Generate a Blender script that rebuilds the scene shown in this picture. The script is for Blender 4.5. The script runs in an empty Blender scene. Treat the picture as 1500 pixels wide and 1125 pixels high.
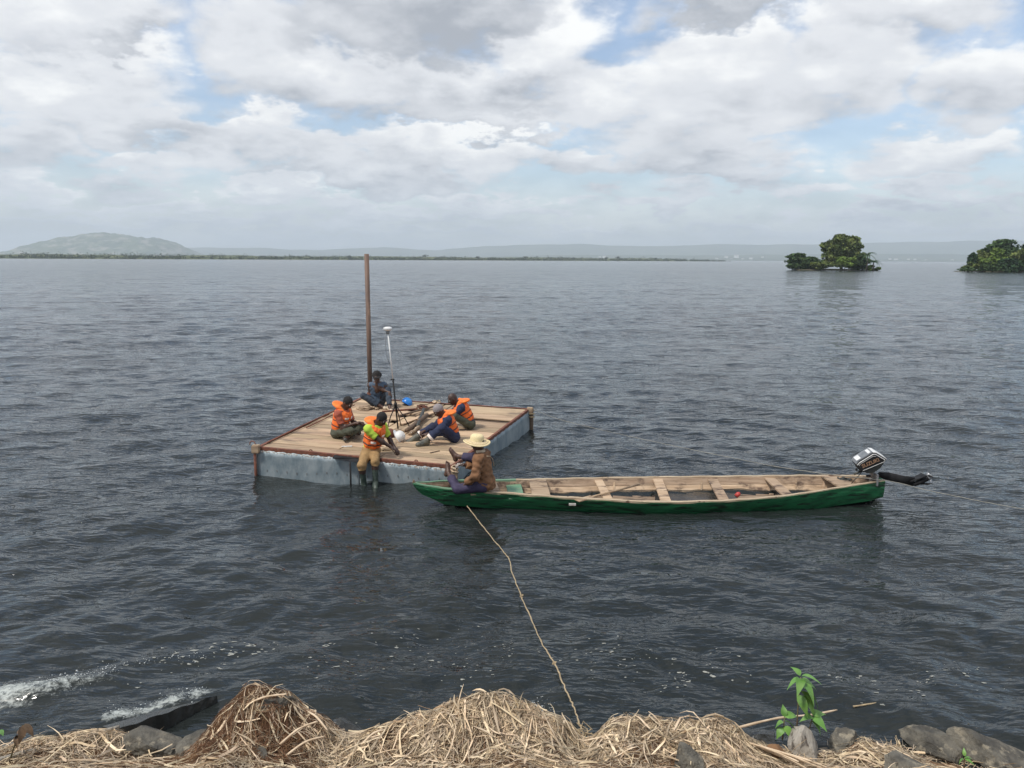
import bpy, bmesh, math, random
import numpy as np
from math import sin, cos, pi, radians
from mathutils import Vector, Matrix

random.seed(7); rng = np.random.default_rng(7)
scene = bpy.context.scene
COL = scene.collection

# ------------------------------------------------------------------ camera
F = 1130.0; CH = 4.0; PITCH = 9.2; ROLL = 0.3
cam_d = bpy.data.cameras.new('camera'); cam = bpy.data.objects.new('camera', cam_d); COL.objects.link(cam)
cam_d.sensor_width = 36; cam_d.lens = 36 * F / 1500; cam_d.clip_start = 0.1; cam_d.clip_end = 60000
RM = Matrix.Rotation(radians(90 - PITCH), 3, 'X') @ Matrix.Rotation(radians(ROLL), 3, 'Z')
cam.matrix_world = Matrix.Translation((0, 0, CH)) @ RM.to_4x4()
scene.camera = cam

def ray(u, v): return RM @ Vector(((u - 750) / F, -(v - 562.5) / F, -1))
def P(u, v, z=0.0):
    "point of the horizontal plane at height z that a photo pixel looks at"
    d = ray(u, v); t = (z - CH) / d.z
    return Vector((0, 0, CH)) + d * t
def PY(u, v, y):
    "point at distance y"
    d = ray(u, v); return Vector((0, 0, CH)) + d * (y / d.y)

# ------------------------------------------------------------------ sun, sky, exposure
SUN_EL, SUN_AZ = radians(58), radians(-125)       # azimuth clockwise from +Y
sd = bpy.data.lights.new('sun', 'SUN'); sun = bpy.data.objects.new('sun', sd); COL.objects.link(sun)
sd.energy = 2.0; sd.angle = radians(7); sd.color = (1.0, 0.95, 0.88)
sdir = Vector((sin(SUN_AZ) * cos(SUN_EL), cos(SUN_AZ) * cos(SUN_EL), sin(SUN_EL)))
sun.rotation_euler = sdir.to_track_quat('Z', 'Y').to_euler()
vs = scene.view_settings
vs.view_transform = 'Standard'; vs.look = 'None'; vs.gamma = 1; vs.use_curve_mapping = False; vs.exposure = 0.62
scene.cycles.use_denoising = True
scene.cycles.max_bounces = 6; scene.cycles.volume_bounces = 2; scene.cycles.transparent_max_bounces = 8
scene.cycles.diffuse_bounces = 3; scene.cycles.glossy_bounces = 3

# ------------------------------------------------------------------ node helpers
class NT:
    def __init__(s, tree): s.t = tree; s.n = tree.nodes; s.l = tree.links
    def node(s, typ, **kw):
        nd = s.n.new(typ)
        for k, v in kw.items(): setattr(nd, k, v)
        return nd
    def put(s, sock, v):
        if isinstance(v, bpy.types.NodeSocket): s.l.new(v, sock)
        elif v is not None: sock.default_value = v
    def math(s, op, a, b=None, c=None, clamp=False):
        nd = s.node('ShaderNodeMath', operation=op, use_clamp=clamp)
        s.put(nd.inputs[0], a); s.put(nd.inputs[1], b); s.put(nd.inputs[2], c); return nd.outputs[0]
    def vmath(s, op, a, b=None, scale=None):
        nd = s.node('ShaderNodeVectorMath', operation=op)
        s.put(nd.inputs[0], a); s.put(nd.inputs[1], b)
        if scale is not None: s.put(nd.inputs['Scale'], scale)
        return nd.outputs['Value' if op in ('LENGTH', 'DISTANCE', 'DOT_PRODUCT') else 'Vector']
    def noise(s, vec, scale, detail=4, rough=0.55, dist=0.0, out='Fac'):
        nd = s.node('ShaderNodeTexNoise')
        s.put(nd.inputs['Vector'], vec); s.put(nd.inputs['Scale'], scale)
        nd.inputs['Detail'].default_value = detail; nd.inputs['Roughness'].default_value = rough
        nd.inputs['Distortion'].default_value = dist
        return nd.outputs[out]
    def maprange(s, v, a, b, c=0.0, d=1.0, smooth=True):
        nd = s.node('ShaderNodeMapRange', interpolation_type='SMOOTHSTEP' if smooth else 'LINEAR')
        for i, x in enumerate((v, a, b, c, d)): s.put(nd.inputs[i], x)
        return nd.outputs[0]
    def mix(s, fac, a, b):
        nd = s.node('ShaderNodeMix', data_type='RGBA'); s.put(nd.inputs[0], fac)
        for i, x in ((6, a), (7, b)):
            s.put(nd.inputs[i], x if isinstance(x, bpy.types.NodeSocket) else (*x[:3], 1))
        return nd.outputs[2]
    def map(s, vec, scale=(1, 1, 1), rot=(0, 0, 0), loc=(0, 0, 0)):
        nd = s.node('ShaderNodeMapping'); s.put(nd.inputs[0], vec)
        nd.inputs['Location'].default_value = loc; nd.inputs['Rotation'].default_value = rot; nd.inputs['Scale'].default_value = scale
        return nd.outputs[0]
    def bump(s, h, strength, dist, normal=None):
        nd = s.node('ShaderNodeBump'); s.put(nd.inputs['Height'], h)
        nd.inputs['Strength'].default_value = strength; nd.inputs['Distance'].default_value = dist
        if normal is not None: s.put(nd.inputs['Normal'], normal)
        return nd.outputs[0]

# ------------------------------------------------------------------ sky
w = bpy.data.worlds.new('World'); scene.world = w; w.use_nodes = True
W = NT(w.node_tree); W.n.clear()
wo = W.node('ShaderNodeOutputWorld')
sky = W.node('ShaderNodeTexSky', sky_type='NISHITA', sun_disc=False, sun_elevation=SUN_EL, sun_rotation=SUN_AZ)
sky.air_density = 1.0; sky.dust_density = 1.5; sky.ozone_density = 1.5
bg_sky = W.node('ShaderNodeBackground'); W.put(bg_sky.inputs[0], sky.outputs[0]); bg_sky.inputs[1].default_value = 0.115
tc = W.node('ShaderNodeTexCoord'); D = tc.outputs['Generated']
sx = W.node('ShaderNodeSeparateXYZ'); W.put(sx.inputs[0], D)
az = W.math('ARCTAN2', sx.outputs[0], sx.outputs[1]); el = W.math('ARCSINE', sx.outputs[2])
A0 = W.node('ShaderNodeCombineXYZ'); W.put(A0.inputs[0], az); W.put(A0.inputs[1], el); A0 = A0.outputs[0]
BG0 = 0.30
w.cycles.sampling_method = 'MANUAL'; w.cycles.sample_map_resolution = 512
dflat = W.map(D, scale=(1, 1, 2.3))
def sky_at(u, v):
    d = ray(u, v).normalized(); return math.atan2(d.x, d.y), math.asin(d.z)
CLOUDS = (   # where each cloud stands in the sky: direction, half width, half height, tone; far rows first
    (600, 347, 520, 13, .30), (1250, 340, 420, 14, .36), (870, 341, 62, 6, .75), (200, 330, 300, 16, .34),
    (150, 291, 62, 15, .74), (62, 275, 50, 17, .66), (265, 302, 64, 13, .56), (400, 280, 76, 18, .62), (505, 302, 90, 13, .56), (690, 292, 76, 19, .68), (800, 312, 66, 12, .56),
    (950, 292, 100, 16, .46), (1190, 272, 52, 22, .84), (1118, 320, 36, 10, .66), (1335, 288, 70, 14, .52), (1440, 300, 80, 14, .5), (620, 318, 200, 12, .42), (1060, 262, 110, 24, .48),
    (20, 205, 70, 50, .55), (200, 238, 86, 28, .62), (560, 258, 190, 24, .34), (480, 222, 130, 34, .66), (600, 218, 90, 34, .66), (850, 232, 90, 32, .66), (720, 218, 120, 36, .78), (330, 200, 120, 42, .74), (385, 172, 62, 34, .95),
    (1390, 232, 125, 36, .66), (1472, 212, 46, 28, .86), (1010, 232, 150, 30, .44), (700, 168, 220, 22, .44),
    (200, 172, 175, 34, .50), (110, 118, 165, 54, .74), (40, 100, 120, 34, .74), (1010, 160, 140, 64, .66), (1120, 150, 120, 46, .80), (1060, 90, 110, 60, .74),
    (1240, 80, 130, 74, .70), (1440, 112, 110, 62, .64), (400, 75, 110, 70, .55), (500, 120, 90, 52, .58), (620, 120, 130, 48, .60), (800, 72, 112, 80, .92), (860, 120, 90, 50, .74), (730, 138, 130, 26, .40),
    (90, 28, 185, 48, .60), (180, 62, 80, 22, .36), (590, 30, 185, 56, .30), (690, 8, 120, 46, .26), (1080, 0, 130, 34, .32), (1330, -20, 160, 50, .6))
def deck(dy):
    "coordinates on a flat cloud deck, so that rows of clouds flatten towards the horizon"
    zz = W.math('ADD', W.math('ABSOLUTE', W.math('ADD', sx.outputs[2], dy)), 0.27)
    c = W.node('ShaderNodeCombineXYZ')
    W.put(c.inputs[0], W.math('DIVIDE', sx.outputs[0], zz)); W.put(c.inputs[1], W.math('DIVIDE', sx.outputs[1], zz)); return c.outputs[0]
def n2d(vec, scale, detail, rough=.55, out='Fac'):
    o_ = W.noise(vec, scale, detail, rough, out=out); o_.node.noise_dimensions = '2D'; return o_
c0 = deck(0.0)
warp = n2d(c0, 3.0, 6, .6, 'Color')
warp = W.vmath('SCALE', W.vmath('SUBTRACT', warp, (.5, .5, .5)), scale=0.20)
warp = W.vmath('MULTIPLY', warp, (.95, .75, 0))
def density(dy, det=6):
    c = deck(dy) if dy else c0
    n = n2d(c, 1.8, det, .5); n2 = n2d(W.vmath('MULTIPLY', c, (1.0, 1.15, 1)), 5.6, det, .55)
    return W.math('ADD', W.math('MULTIPLY', W.math('SUBTRACT', n, .5), 1.7), W.math('MULTIPLY', W.math('SUBTRACT', n2, .5), 1.15))
A1 = W.vmath('ADD', A0, warp)
N0 = density(0.0); N1 = density(0.034, 5)
relief = W.math('SUBTRACT', N0, N1)
D0 = W.math('ADD', N0, BG0)
gap = W.math('MULTIPLY', W.maprange(W.vmath('LENGTH', W.vmath('MULTIPLY', W.vmath('SUBTRACT', A0, (0, .2, 0)), (1 / .85, 1 / .42, 0))), .7, 1.2, 1.0, 0.0), .75)
alpha = W.maprange(W.math('SUBTRACT', D0, gap), -0.10, 0.50)
shade = W.math('MULTIPLY_ADD', relief, .9, .52)
for (cu, cv, ru, rv, tone) in CLOUDS:
    ca, ce = sky_at(cu, cv); ra, re = ru / F * 1.03 * cos(ca), rv / F * 1.03
    nd = W.node('ShaderNodeVectorMath', operation='MULTIPLY_ADD'); W.put(nd.inputs[0], A1); nd.inputs[1].default_value = (1 / ra, 1 / re, 0); nd.inputs[2].default_value = (-ca / ra, -ce / re, 0)
    q = nd.outputs[0]; a_ = W.maprange(W.math('SUBTRACT', W.vmath('LENGTH', q), W.math('MULTIPLY', relief, .32)), 1.14, .60)
    t_ = W.math('MULTIPLY_ADD', W.vmath('DOT_PRODUCT', q, (0, 1, 0)), .36, tone)
    shade = W.math('MULTIPLY_ADD', a_, W.math('SUBTRACT', t_, shade), shade)
    alpha = W.math('MAXIMUM', alpha, a_)
shade = W.math('MULTIPLY_ADD', relief, .62, shade)
s0 = W.maprange(shade, 0.0, 0.60, smooth=False); s1_ = W.maprange(shade, 0.60, 1.10)
ccol = W.mix(s0, (.275, .295, .330), (.535, .548, .572))
ccol = W.mix(s1_, ccol, (.70, .705, .70))
# the air is thick near the horizon: clouds melt into pale blue-grey
hz = W.maprange(el, -0.02, 0.15, 1.0, 0.0)
ccol = W.mix(W.math('MULTIPLY', hz, 0.70), ccol, (.40, .458, .525))
bg_c = W.node('ShaderNodeBackground'); W.put(bg_c.inputs[0], ccol); bg_c.inputs[1].default_value = 1.0
fac = W.math('MAXIMUM', W.math('MULTIPLY_ADD', alpha, 0.86, 0.14), W.math('MULTIPLY', hz, 0.9))
mx = W.node('ShaderNodeMixShader'); W.put(mx.inputs[0], fac); W.l.new(bg_sky.outputs[0], mx.inputs[1]); W.l.new(bg_c.outputs[0], mx.inputs[2])
W.l.new(mx.outputs[0], wo.inputs['Surface'])

# ------------------------------------------------------------------ materials
MATS = {}
def mat(name, c1, c2=None, scale=6.0, stretch=(1, 1, 1), rough=0.7, metal=0.0, bump=0.0, bdist=0.01, bscale=None, detail=5,
        lo=0.35, hi=0.65, rnd=0.0, island=0.0, c3=None, c3lo=0.6, c3hi=0.7, c3scale=None, coord='Object', spec=0.5, trans=0.0, c3stretch=None):
    if name in MATS: return MATS[name]
    m = bpy.data.materials.new(name); m.use_nodes = True; T = NT(m.node_tree)
    b = T.n['Principled BSDF']; co = T.node('ShaderNodeTexCoord').outputs[coord]
    if coord == 'Position': pass
    v = T.map(co, scale=stretch)
    inf = T.node('ShaderNodeObjectInfo')
    col = (*c1, 1)
    if c2:
        off = T.vmath('SCALE', (13.1, 7.7, 3.3), scale=inf.outputs['Random'])
        vv = T.vmath('ADD', v, off)
        n = T.noise(vv, scale, detail, 0.6)
        col = T.mix(T.maprange(n, lo, hi), c1, c2)
    else: vv = v
    if c3:
        v3 = T.vmath('ADD', T.map(co, scale=c3stretch or stretch), (5.2, 1.7, 9.1))
        n3 = T.noise(v3, c3scale or scale * .6, 6, 0.65)
        col = T.mix(T.maprange(n3, c3lo, c3hi), col, c3)
    if rnd or island:
        hs = T.node('ShaderNodeHueSaturation'); T.put(hs.inputs['Color'], col)
        r = inf.outputs['Random'] if rnd else T.node('ShaderNodeNewGeometry').outputs['Random Per Island']
        a = rnd or island
        T.put(hs.inputs['Value'], T.math('MULTIPLY_ADD', r, 2 * a, 1 - a)); 
        r2 = T.math('FRACT', T.math('MULTIPLY', r, 17.3))
        T.put(hs.inputs['Hue'], T.math('MULTIPLY_ADD', r2, 0.04 * a, 0.5 - 0.02 * a))
        col = hs.outputs[0]
    T.put(b.inputs['Base Color'], col)
    b.inputs['Roughness'].default_value = rough; b.inputs['Metallic'].default_value = metal
    b.inputs['Specular IOR Level'].default_value = spec
    if bump:
        T.put(b.inputs['Normal'], T.bump(T.noise(vv, bscale or scale * 3, 6, 0.6), bump, bdist))
    MATS[name] = m; return m

wood_deck = mat('deck_wood', (.50, .37, .235), (.37, .26, .165), 3.0, (.35, 5, 5), .85, bump=.5, bdist=.01, bscale=5, rnd=.3, c3=(.17, .125, .09), c3lo=.51, c3hi=.72, c3scale=2.0, c3stretch=(.6, 1.5, 1))
wood_boat = mat('boat_wood', (.50, .37, .25), (.36, .25, .16), 3.0, (.5, 6, 6), .85, bump=.5, bdist=.008, bscale=6, rnd=.22, c3=(.11, .072, .05), c3lo=.49, c3hi=.66, c3scale=3.0, c3stretch=(1, 1.6, 1.6))
wood_floor = mat('boat_floor_wood', (.34, .25, .17), (.20, .14, .095), 3.0, (.5, 6, 6), .8, bump=.6, bdist=.01, bscale=6, rnd=.2, c3=(.055, .038, .028), c3lo=.47, c3hi=.60, c3scale=2.6, c3stretch=(1, 1.5, 1.5))
wood_rail = mat('rail_wood', (.50, .40, .28), (.34, .25, .16), 5.0, (.6, 6, 6), .85, bump=.4, bdist=.006, c3=(.12, .07, .045), c3lo=.62, c3hi=.68, c3scale=2.5, c3stretch=(1, 1, 1))
wood_dark = mat('dark_wood', (.17, .115, .075), (.09, .06, .042), 6, (.5, 4, 4), .85, bump=.5, bdist=.01)
wood_block = mat('block_wood', (.42, .31, .20), (.26, .18, .12), 8, (1, 1, 3), .85, bump=.4, bdist=.006)
rust = mat('rusty_iron', (.21, .075, .042), (.12, .05, .034), 14, rough=.85, bump=.4, bdist=.006, c3=(.30, .20, .15), c3lo=.6, c3hi=.7)
rust_pole = mat('rusty_steel_pole', (.17, .105, .075), (.11, .07, .052), 5, (1, 1, .3), .65, bump=.3, bdist=.004, c3=(.24, .15, .10), c3lo=.55, c3hi=.7)
galv = mat('galvanised_sheet', (.30, .345, .36), (.165, .215, .24), 4, (1, 1, .6), .5, metal=.2, bump=.5, bdist=.03, bscale=5, c3=(.36, .40, .41), c3lo=.52, c3hi=.85, c3scale=7, c3stretch=(1, 1, .3), detail=8)
flake = mat('paint_flakes', (.62, .62, .58), (.35, .3, .25), 20, rough=.8)
green = mat('green_paint', (.020, .165, .062), (.013, .095, .040), 4, (.5, 3, 3), .5, bump=.5, bdist=.008, bscale=14, c3=(.014, .026, .016), c3lo=.50, c3hi=.64, c3scale=5, c3stretch=(.5, 2, 4))
green_pale = mat('worn_green_paint', (.11, .25, .15), (.17, .27, .17), 4, (.5, 3, 3), .65, bump=.3, bdist=.006, c3=(.30, .25, .17), c3lo=.60, c3hi=.72, c3scale=6)
black = mat('black_paint', (.010, .010, .011), (.022, .022, .022), 8, rough=.6, spec=.25)
blackr = mat('black_rubber', (.035, .038, .034), (.06, .06, .05), 12, rough=.6, bump=.3, bdist=.006)
boot_m = mat('grey_rubber_boot', (.075, .078, .066), (.13, .12, .09), 9, rough=.6, bump=.35, bdist=.008)
boot_g = mat('green_rubber_boot', (.035, .055, .045), (.06, .08, .06), 9, rough=.45, bump=.25, bdist=.008)
white = mat('white_plastic', (.78, .78, .76), (.66, .66, .64), 10, rough=.4)
greyp = mat('grey_plastic', (.15, .16, .17), (.20, .21, .22), 10, rough=.45)
alu = mat('aluminium', (.42, .43, .44), (.30, .30, .31), 12, rough=.4, metal=.7)
blue = mat('blue_plastic', (.02, .17, .52), (.03, .23, .62), 8, rough=.3)
bronze = mat('bronze_print', (.34, .20, .12), rough=.5)
redp = mat('red_plastic', (.45, .05, .04), rough=.5)
skin = mat('brown_skin', (.088, .042, .026), (.065, .032, .021), 14, rough=.5, bump=.15, bdist=.003)
skin2 = mat('dark_skin', (.062, .032, .023), (.045, .024, .018), 14, rough=.5, bump=.15, bdist=.003)
eyew = mat('eye_white', (.6, .57, .52), rough=.3)
hair = mat('black_hair', (.010, .009, .009), (.018, .016, .015), 60, rough=.9, bump=.8, bdist=.006, bscale=120)
vest_m = mat('orange_vest', (.92, .19, .03), (.84, .14, .02), 9, rough=.7, bump=.35, bdist=.012, bscale=16)
vest_y = mat('orange_collar', (.90, .235, .035), (.84, .18, .03), 9, rough=.7, bump=.3, bdist=.012, bscale=16)
refl = mat('reflective_patch', (.80, .70, .62), (.72, .60, .52), 20, rough=.35)
strap = mat('black_strap', (.03, .028, .03), rough=.7)
lime = mat('lime_cloth', (.50, .66, .07), (.42, .58, .06), 12, rough=.85, bump=.5, bdist=.01, bscale=18)
rustc = mat('rust_cloth', (.40, .10, .055), (.30, .07, .04), 12, rough=.85, bump=.5, bdist=.01, bscale=18)
navy = mat('navy_cloth', (.014, .021, .055), (.022, .030, .072), 10, rough=.85, bump=.6, bdist=.012, bscale=16)
denim = mat('denim_cloth', (.055, .085, .13), (.10, .14, .19), 10, rough=.85, bump=.6, bdist=.012, bscale=16, c3=(.30, .34, .38), c3lo=.6, c3hi=.75)
jeans = mat('dark_jeans', (.022, .034, .052), (.045, .06, .08), 9, rough=.85, bump=.6, bdist=.012, bscale=16)
olive = mat('olive_cloth', (.050, .056, .036), (.075, .08, .055), 9, rough=.85, bump=.6, bdist=.012, bscale=16)
khaki = mat('khaki_cloth', (.36, .225, .095), (.27, .165, .07), 9, rough=.85, bump=.6, bdist=.012, bscale=16)
purple = mat('purple_cloth', (.050, .040, .085), (.032, .026, .058), 9, rough=.8, bump=.6, bdist=.012, bscale=16)
brownj = mat('brown_jacket', (.235, .115, .052), (.17, .083, .038), 6, rough=.85, bump=.6, bdist=.015, bscale=12)
beige = mat('beige_cloth', (.55, .46, .34), rough=.85)
greyc = mat('grey_knit', (.33, .29, .29), (.22, .20, .20), 60, rough=.95, bump=.6, bdist=.005)
glove_m = mat('striped_glove', (.45, .40, .36), (.05, .03, .03), 30, (1, 1, 4), rough=.9, lo=.47, hi=.53)
strawhat = mat('straw_weave', (.66, .54, .34), (.48, .37, .22), 70, rough=.8, bump=.6, bdist=.004, bscale=150)
strawhat2 = mat('straw_weave_bright', (.80, .68, .40), (.68, .55, .30), 70, rough=.8, bump=.6, bdist=.004, bscale=150)
rope_m = mat('jute_rope', (.46, .36, .22), (.30, .23, .14), 40, rough=.9, bump=.6, bdist=.004, bscale=90)
rope_pale = mat('pale_rope', (.34, .33, .29), (.24, .23, .20), 40, rough=.9)
straw_m = mat('dry_straw', (.68, .55, .38), (.46, .34, .21), 5, rough=.75, island=.48, coord='Object', c3=(.20, .10, .05), c3lo=.62, c3hi=.74, c3scale=2.2)
straw_pale = mat('pale_reed', (.68, .55, .38), (.50, .38, .24), 9, rough=.7, island=.35)
fibre_m = mat('brown_root_fibre', (.20, .105, .050), (.12, .060, .030), 6, rough=.9, island=.4)
debris = mat('bank_debris', (.17, .095, .048), (.30, .20, .11), 14, rough=.95, bump=1.0, bdist=.03, bscale=30, c3=(.05, .032, .02), c3lo=.52, c3hi=.66, c3scale=9, coord='Object')
rock_m = mat('grey_rock', (.16, .145, .115), (.065, .060, .050), 6, rough=.85, bump=1.0, bdist=.05, bscale=16, c3=(.27, .235, .175), c3lo=.54, c3hi=.68, c3scale=11, rnd=.15, detail=9)
rock_wet = mat('wet_dark_rock', (.030, .031, .028), (.055, .055, .05), 5, rough=.25, bump=.8, bdist=.02, bscale=12)
weath = mat('weathered_wood', (.36, .33, .28), (.22, .20, .17), 5, (1, 1, .25), rough=.9, bump=1.0, bdist=.02, bscale=14, c3=(.10, .085, .07), c3lo=.55, c3hi=.65, c3scale=14, c3stretch=(1, 1, .2))
leafg = mat('fresh_green_leaf', (.095, .23, .040), (.16, .31, .065), 14, rough=.5, island=0, rnd=.15, bump=.3, bdist=.004)
stem_m = mat('green_brown_stem', (.12, .13, .05), (.16, .10, .06), 20, rough=.7)
deadleaf = mat('dead_leaf', (.16, .10, .055), (.09, .06, .035), 20, rough=.8)
trunk_m = mat('tree_bark', (.16, .135, .11), (.10, .085, .07), 3, rough=.9)
fol = {}
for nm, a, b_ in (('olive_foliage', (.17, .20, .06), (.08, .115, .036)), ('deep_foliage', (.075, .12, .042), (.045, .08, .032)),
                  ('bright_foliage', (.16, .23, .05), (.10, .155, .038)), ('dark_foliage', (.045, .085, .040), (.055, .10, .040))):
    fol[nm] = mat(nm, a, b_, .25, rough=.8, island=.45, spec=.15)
far_green = mat('far_wood', (.035, .055, .028), (.055, .075, .035), .05, rough=1, island=.3, spec=0)
far_land = mat('far_land', (.055, .080, .040), (.16, .17, .09), .018, (1, 1, 2), rough=1, spec=0, c3=(.30, .29, .20), c3lo=.66, c3hi=.72, c3scale=.03)
hill_m = mat('rocky_hill', (.055, .085, .045), (.09, .12, .06), .006, rough=1, spec=0, c3=(.26, .25, .20), c3lo=.50, c3hi=.62, c3scale=.008, c3stretch=(1, 1, 2.5), lo=.4, hi=.6)
ridge_m = mat('far_ridge', (.06, .085, .05), (.10, .12, .07), .002, rough=1, spec=0)
housew = mat('far_house_wall', (.75, .74, .70), rough=.9)
rooff = mat('far_house_roof', (.35, .33, .32), rough=.9)

def water_material():
    m = bpy.data.materials.new('lake_water'); m.use_nodes = True; T = NT(m.node_tree)
    b = T.n['Principled BSDF']
    geo = T.node('ShaderNodeNewGeometry'); pos = geo.outputs['Position']
    att = T.node('ShaderNodeAttribute', attribute_name='foam').outputs['Fac']
    p1 = T.map(pos, scale=(.8, 2.0, 1), rot=(0, 0, radians(-14)))
    n1 = T.noise(p1, 2.3, 3, .50, .5)
    n2 = T.noise(T.map(pos, scale=(.75, 2.1, 1), rot=(0, 0, radians(18))), 7.0, 2, .4, .6)
    n3 = T.noise(T.map(pos, scale=(1, 1.3, 1)), 0.16, 3, .55)
    nL = T.noise(T.map(pos, scale=(1, 2.2, 1), rot=(0, 0, radians(-8))), .75, 2, .5, .3)
    n4 = T.noise(T.map(pos, scale=(1, 1.5, 1), rot=(0, 0, radians(-30))), 19, 1, .4, .5)
    gust = T.maprange(n3, .35, .65, .55, 1.35)
    h = T.math('ADD', T.math('MULTIPLY', n1, .044), T.math('MULTIPLY', T.math('MULTIPLY', n2, .0210), gust))
    h = T.math('ADD', h, T.math('MULTIPLY', T.math('MULTIPLY', n4, .0012), gust))
    dist = T.vmath('LENGTH', T.vmath('MULTIPLY', pos, (1, 1, 0)))
    nF = T.noise(T.map(pos, scale=(.38, 1, 1), rot=(0, 0, radians(-5))), .20, 3, .55, .3)
    h = T.math('ADD', h, T.math('MULTIPLY', nL, T.maprange(dist, 10, 60, .09, .13)))
    h = T.math('ADD', h, T.math('MULTIPLY', nF, T.maprange(dist, 20, 120, 0.0, .55)))
    T.put(b.inputs['Normal'], T.bump(h, 1.0, 1.0))
    fn = T.noise(T.map(pos, scale=(1, 1, 1.5)), 17, 8, .75, .6)
    fn2 = T.noise(pos, 5, 5, .65, .3)
    q = T.math('ADD', T.math('MULTIPLY', fn, .65), T.math('MULTIPLY', fn2, .35))
    fm = T.maprange(T.math('ADD', q, T.math('MULTIPLY', att, .27)), .64, .86)
    fm = T.math('MULTIPLY', fm, T.maprange(att, .02, .2))
    col = T.mix(T.noise(pos, .5, 3, .5), (.0145, .0185, .0180), (.022, .026, .025))
    T.put(b.inputs['Base Color'], T.mix(fm, col, (.46, .49, .46)))
    T.put(b.inputs['Roughness'], T.math('ADD', T.math('MULTIPLY', fm, .7), T.maprange(dist, 15, 300, .02, .13)))      # ripples too fine to model far out
    b.inputs['IOR'].default_value = 1.333
    return m
water_m = water_material()
foam_m = mat('foam', (.36, .36, .32), (.22, .225, .20), 30, rough=.8)
foam_w = mat('white_spray', (.66, .69, .68), rough=.5)

# ------------------------------------------------------------------ mesh helpers
def mk(name, V, Fc, m, parent=None, smooth=False, bevel=0.0):
    me = bpy.data.meshes.new(name); me.from_pydata([tuple(v) for v in V], [], [tuple(f) for f in Fc]); me.update()
    if m: me.materials.append(m)
    if smooth: me.polygons.foreach_set('use_smooth', [True] * len(me.polygons))
    o = bpy.data.objects.new(name, me); COL.objects.link(o)
    if parent: o.parent = parent
    if bevel:
        bm = bmesh.new(); bm.from_mesh(me)
        bmesh.ops.bevel(bm, geom=list(bm.edges), offset=bevel, segments=2, affect='EDGES', clamp_overlap=True)
        bm.to_mesh(me); bm.free()
    return o
def mknp(name, V, Fq, m, parent=None, smooth=True):
    V = np.asarray(V, dtype=np.float32); Fq = np.asarray(Fq, dtype=np.int32); k = Fq.shape[1]; n = len(Fq)
    me = bpy.data.meshes.new(name)
    me.vertices.add(len(V)); me.vertices.foreach_set('co', V.ravel())
    me.loops.add(n * k); me.loops.foreach_set('vertex_index', Fq.ravel())
    me.polygons.add(n); me.polygons.foreach_set('loop_start', np.arange(0, n * k, k, dtype=np.int32))
    me.polygons.foreach_set('loop_total', np.full(n, k, dtype=np.int32))
    me.polygons.foreach_set('use_smooth', np.full(n, smooth, dtype=bool))
    me.update(calc_edges=True)
    if m: me.materials.append(m)
    o = bpy.data.objects.new(name, me); COL.objects.link(o)
    if parent: o.parent = parent
    return o
def empty(name, loc=(0, 0, 0), rz=0.0):
    o = bpy.data.objects.new(name, None); COL.objects.link(o); o.location = loc; o.rotation_euler = (0, 0, rz); return o
def tag(o, label=None, cat=None, group=None, kind=None):
    if label: o['label'] = label
    if cat: o['category'] = cat
    if group: o['group'] = group
    if kind: o['kind'] = kind
    return o
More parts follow.
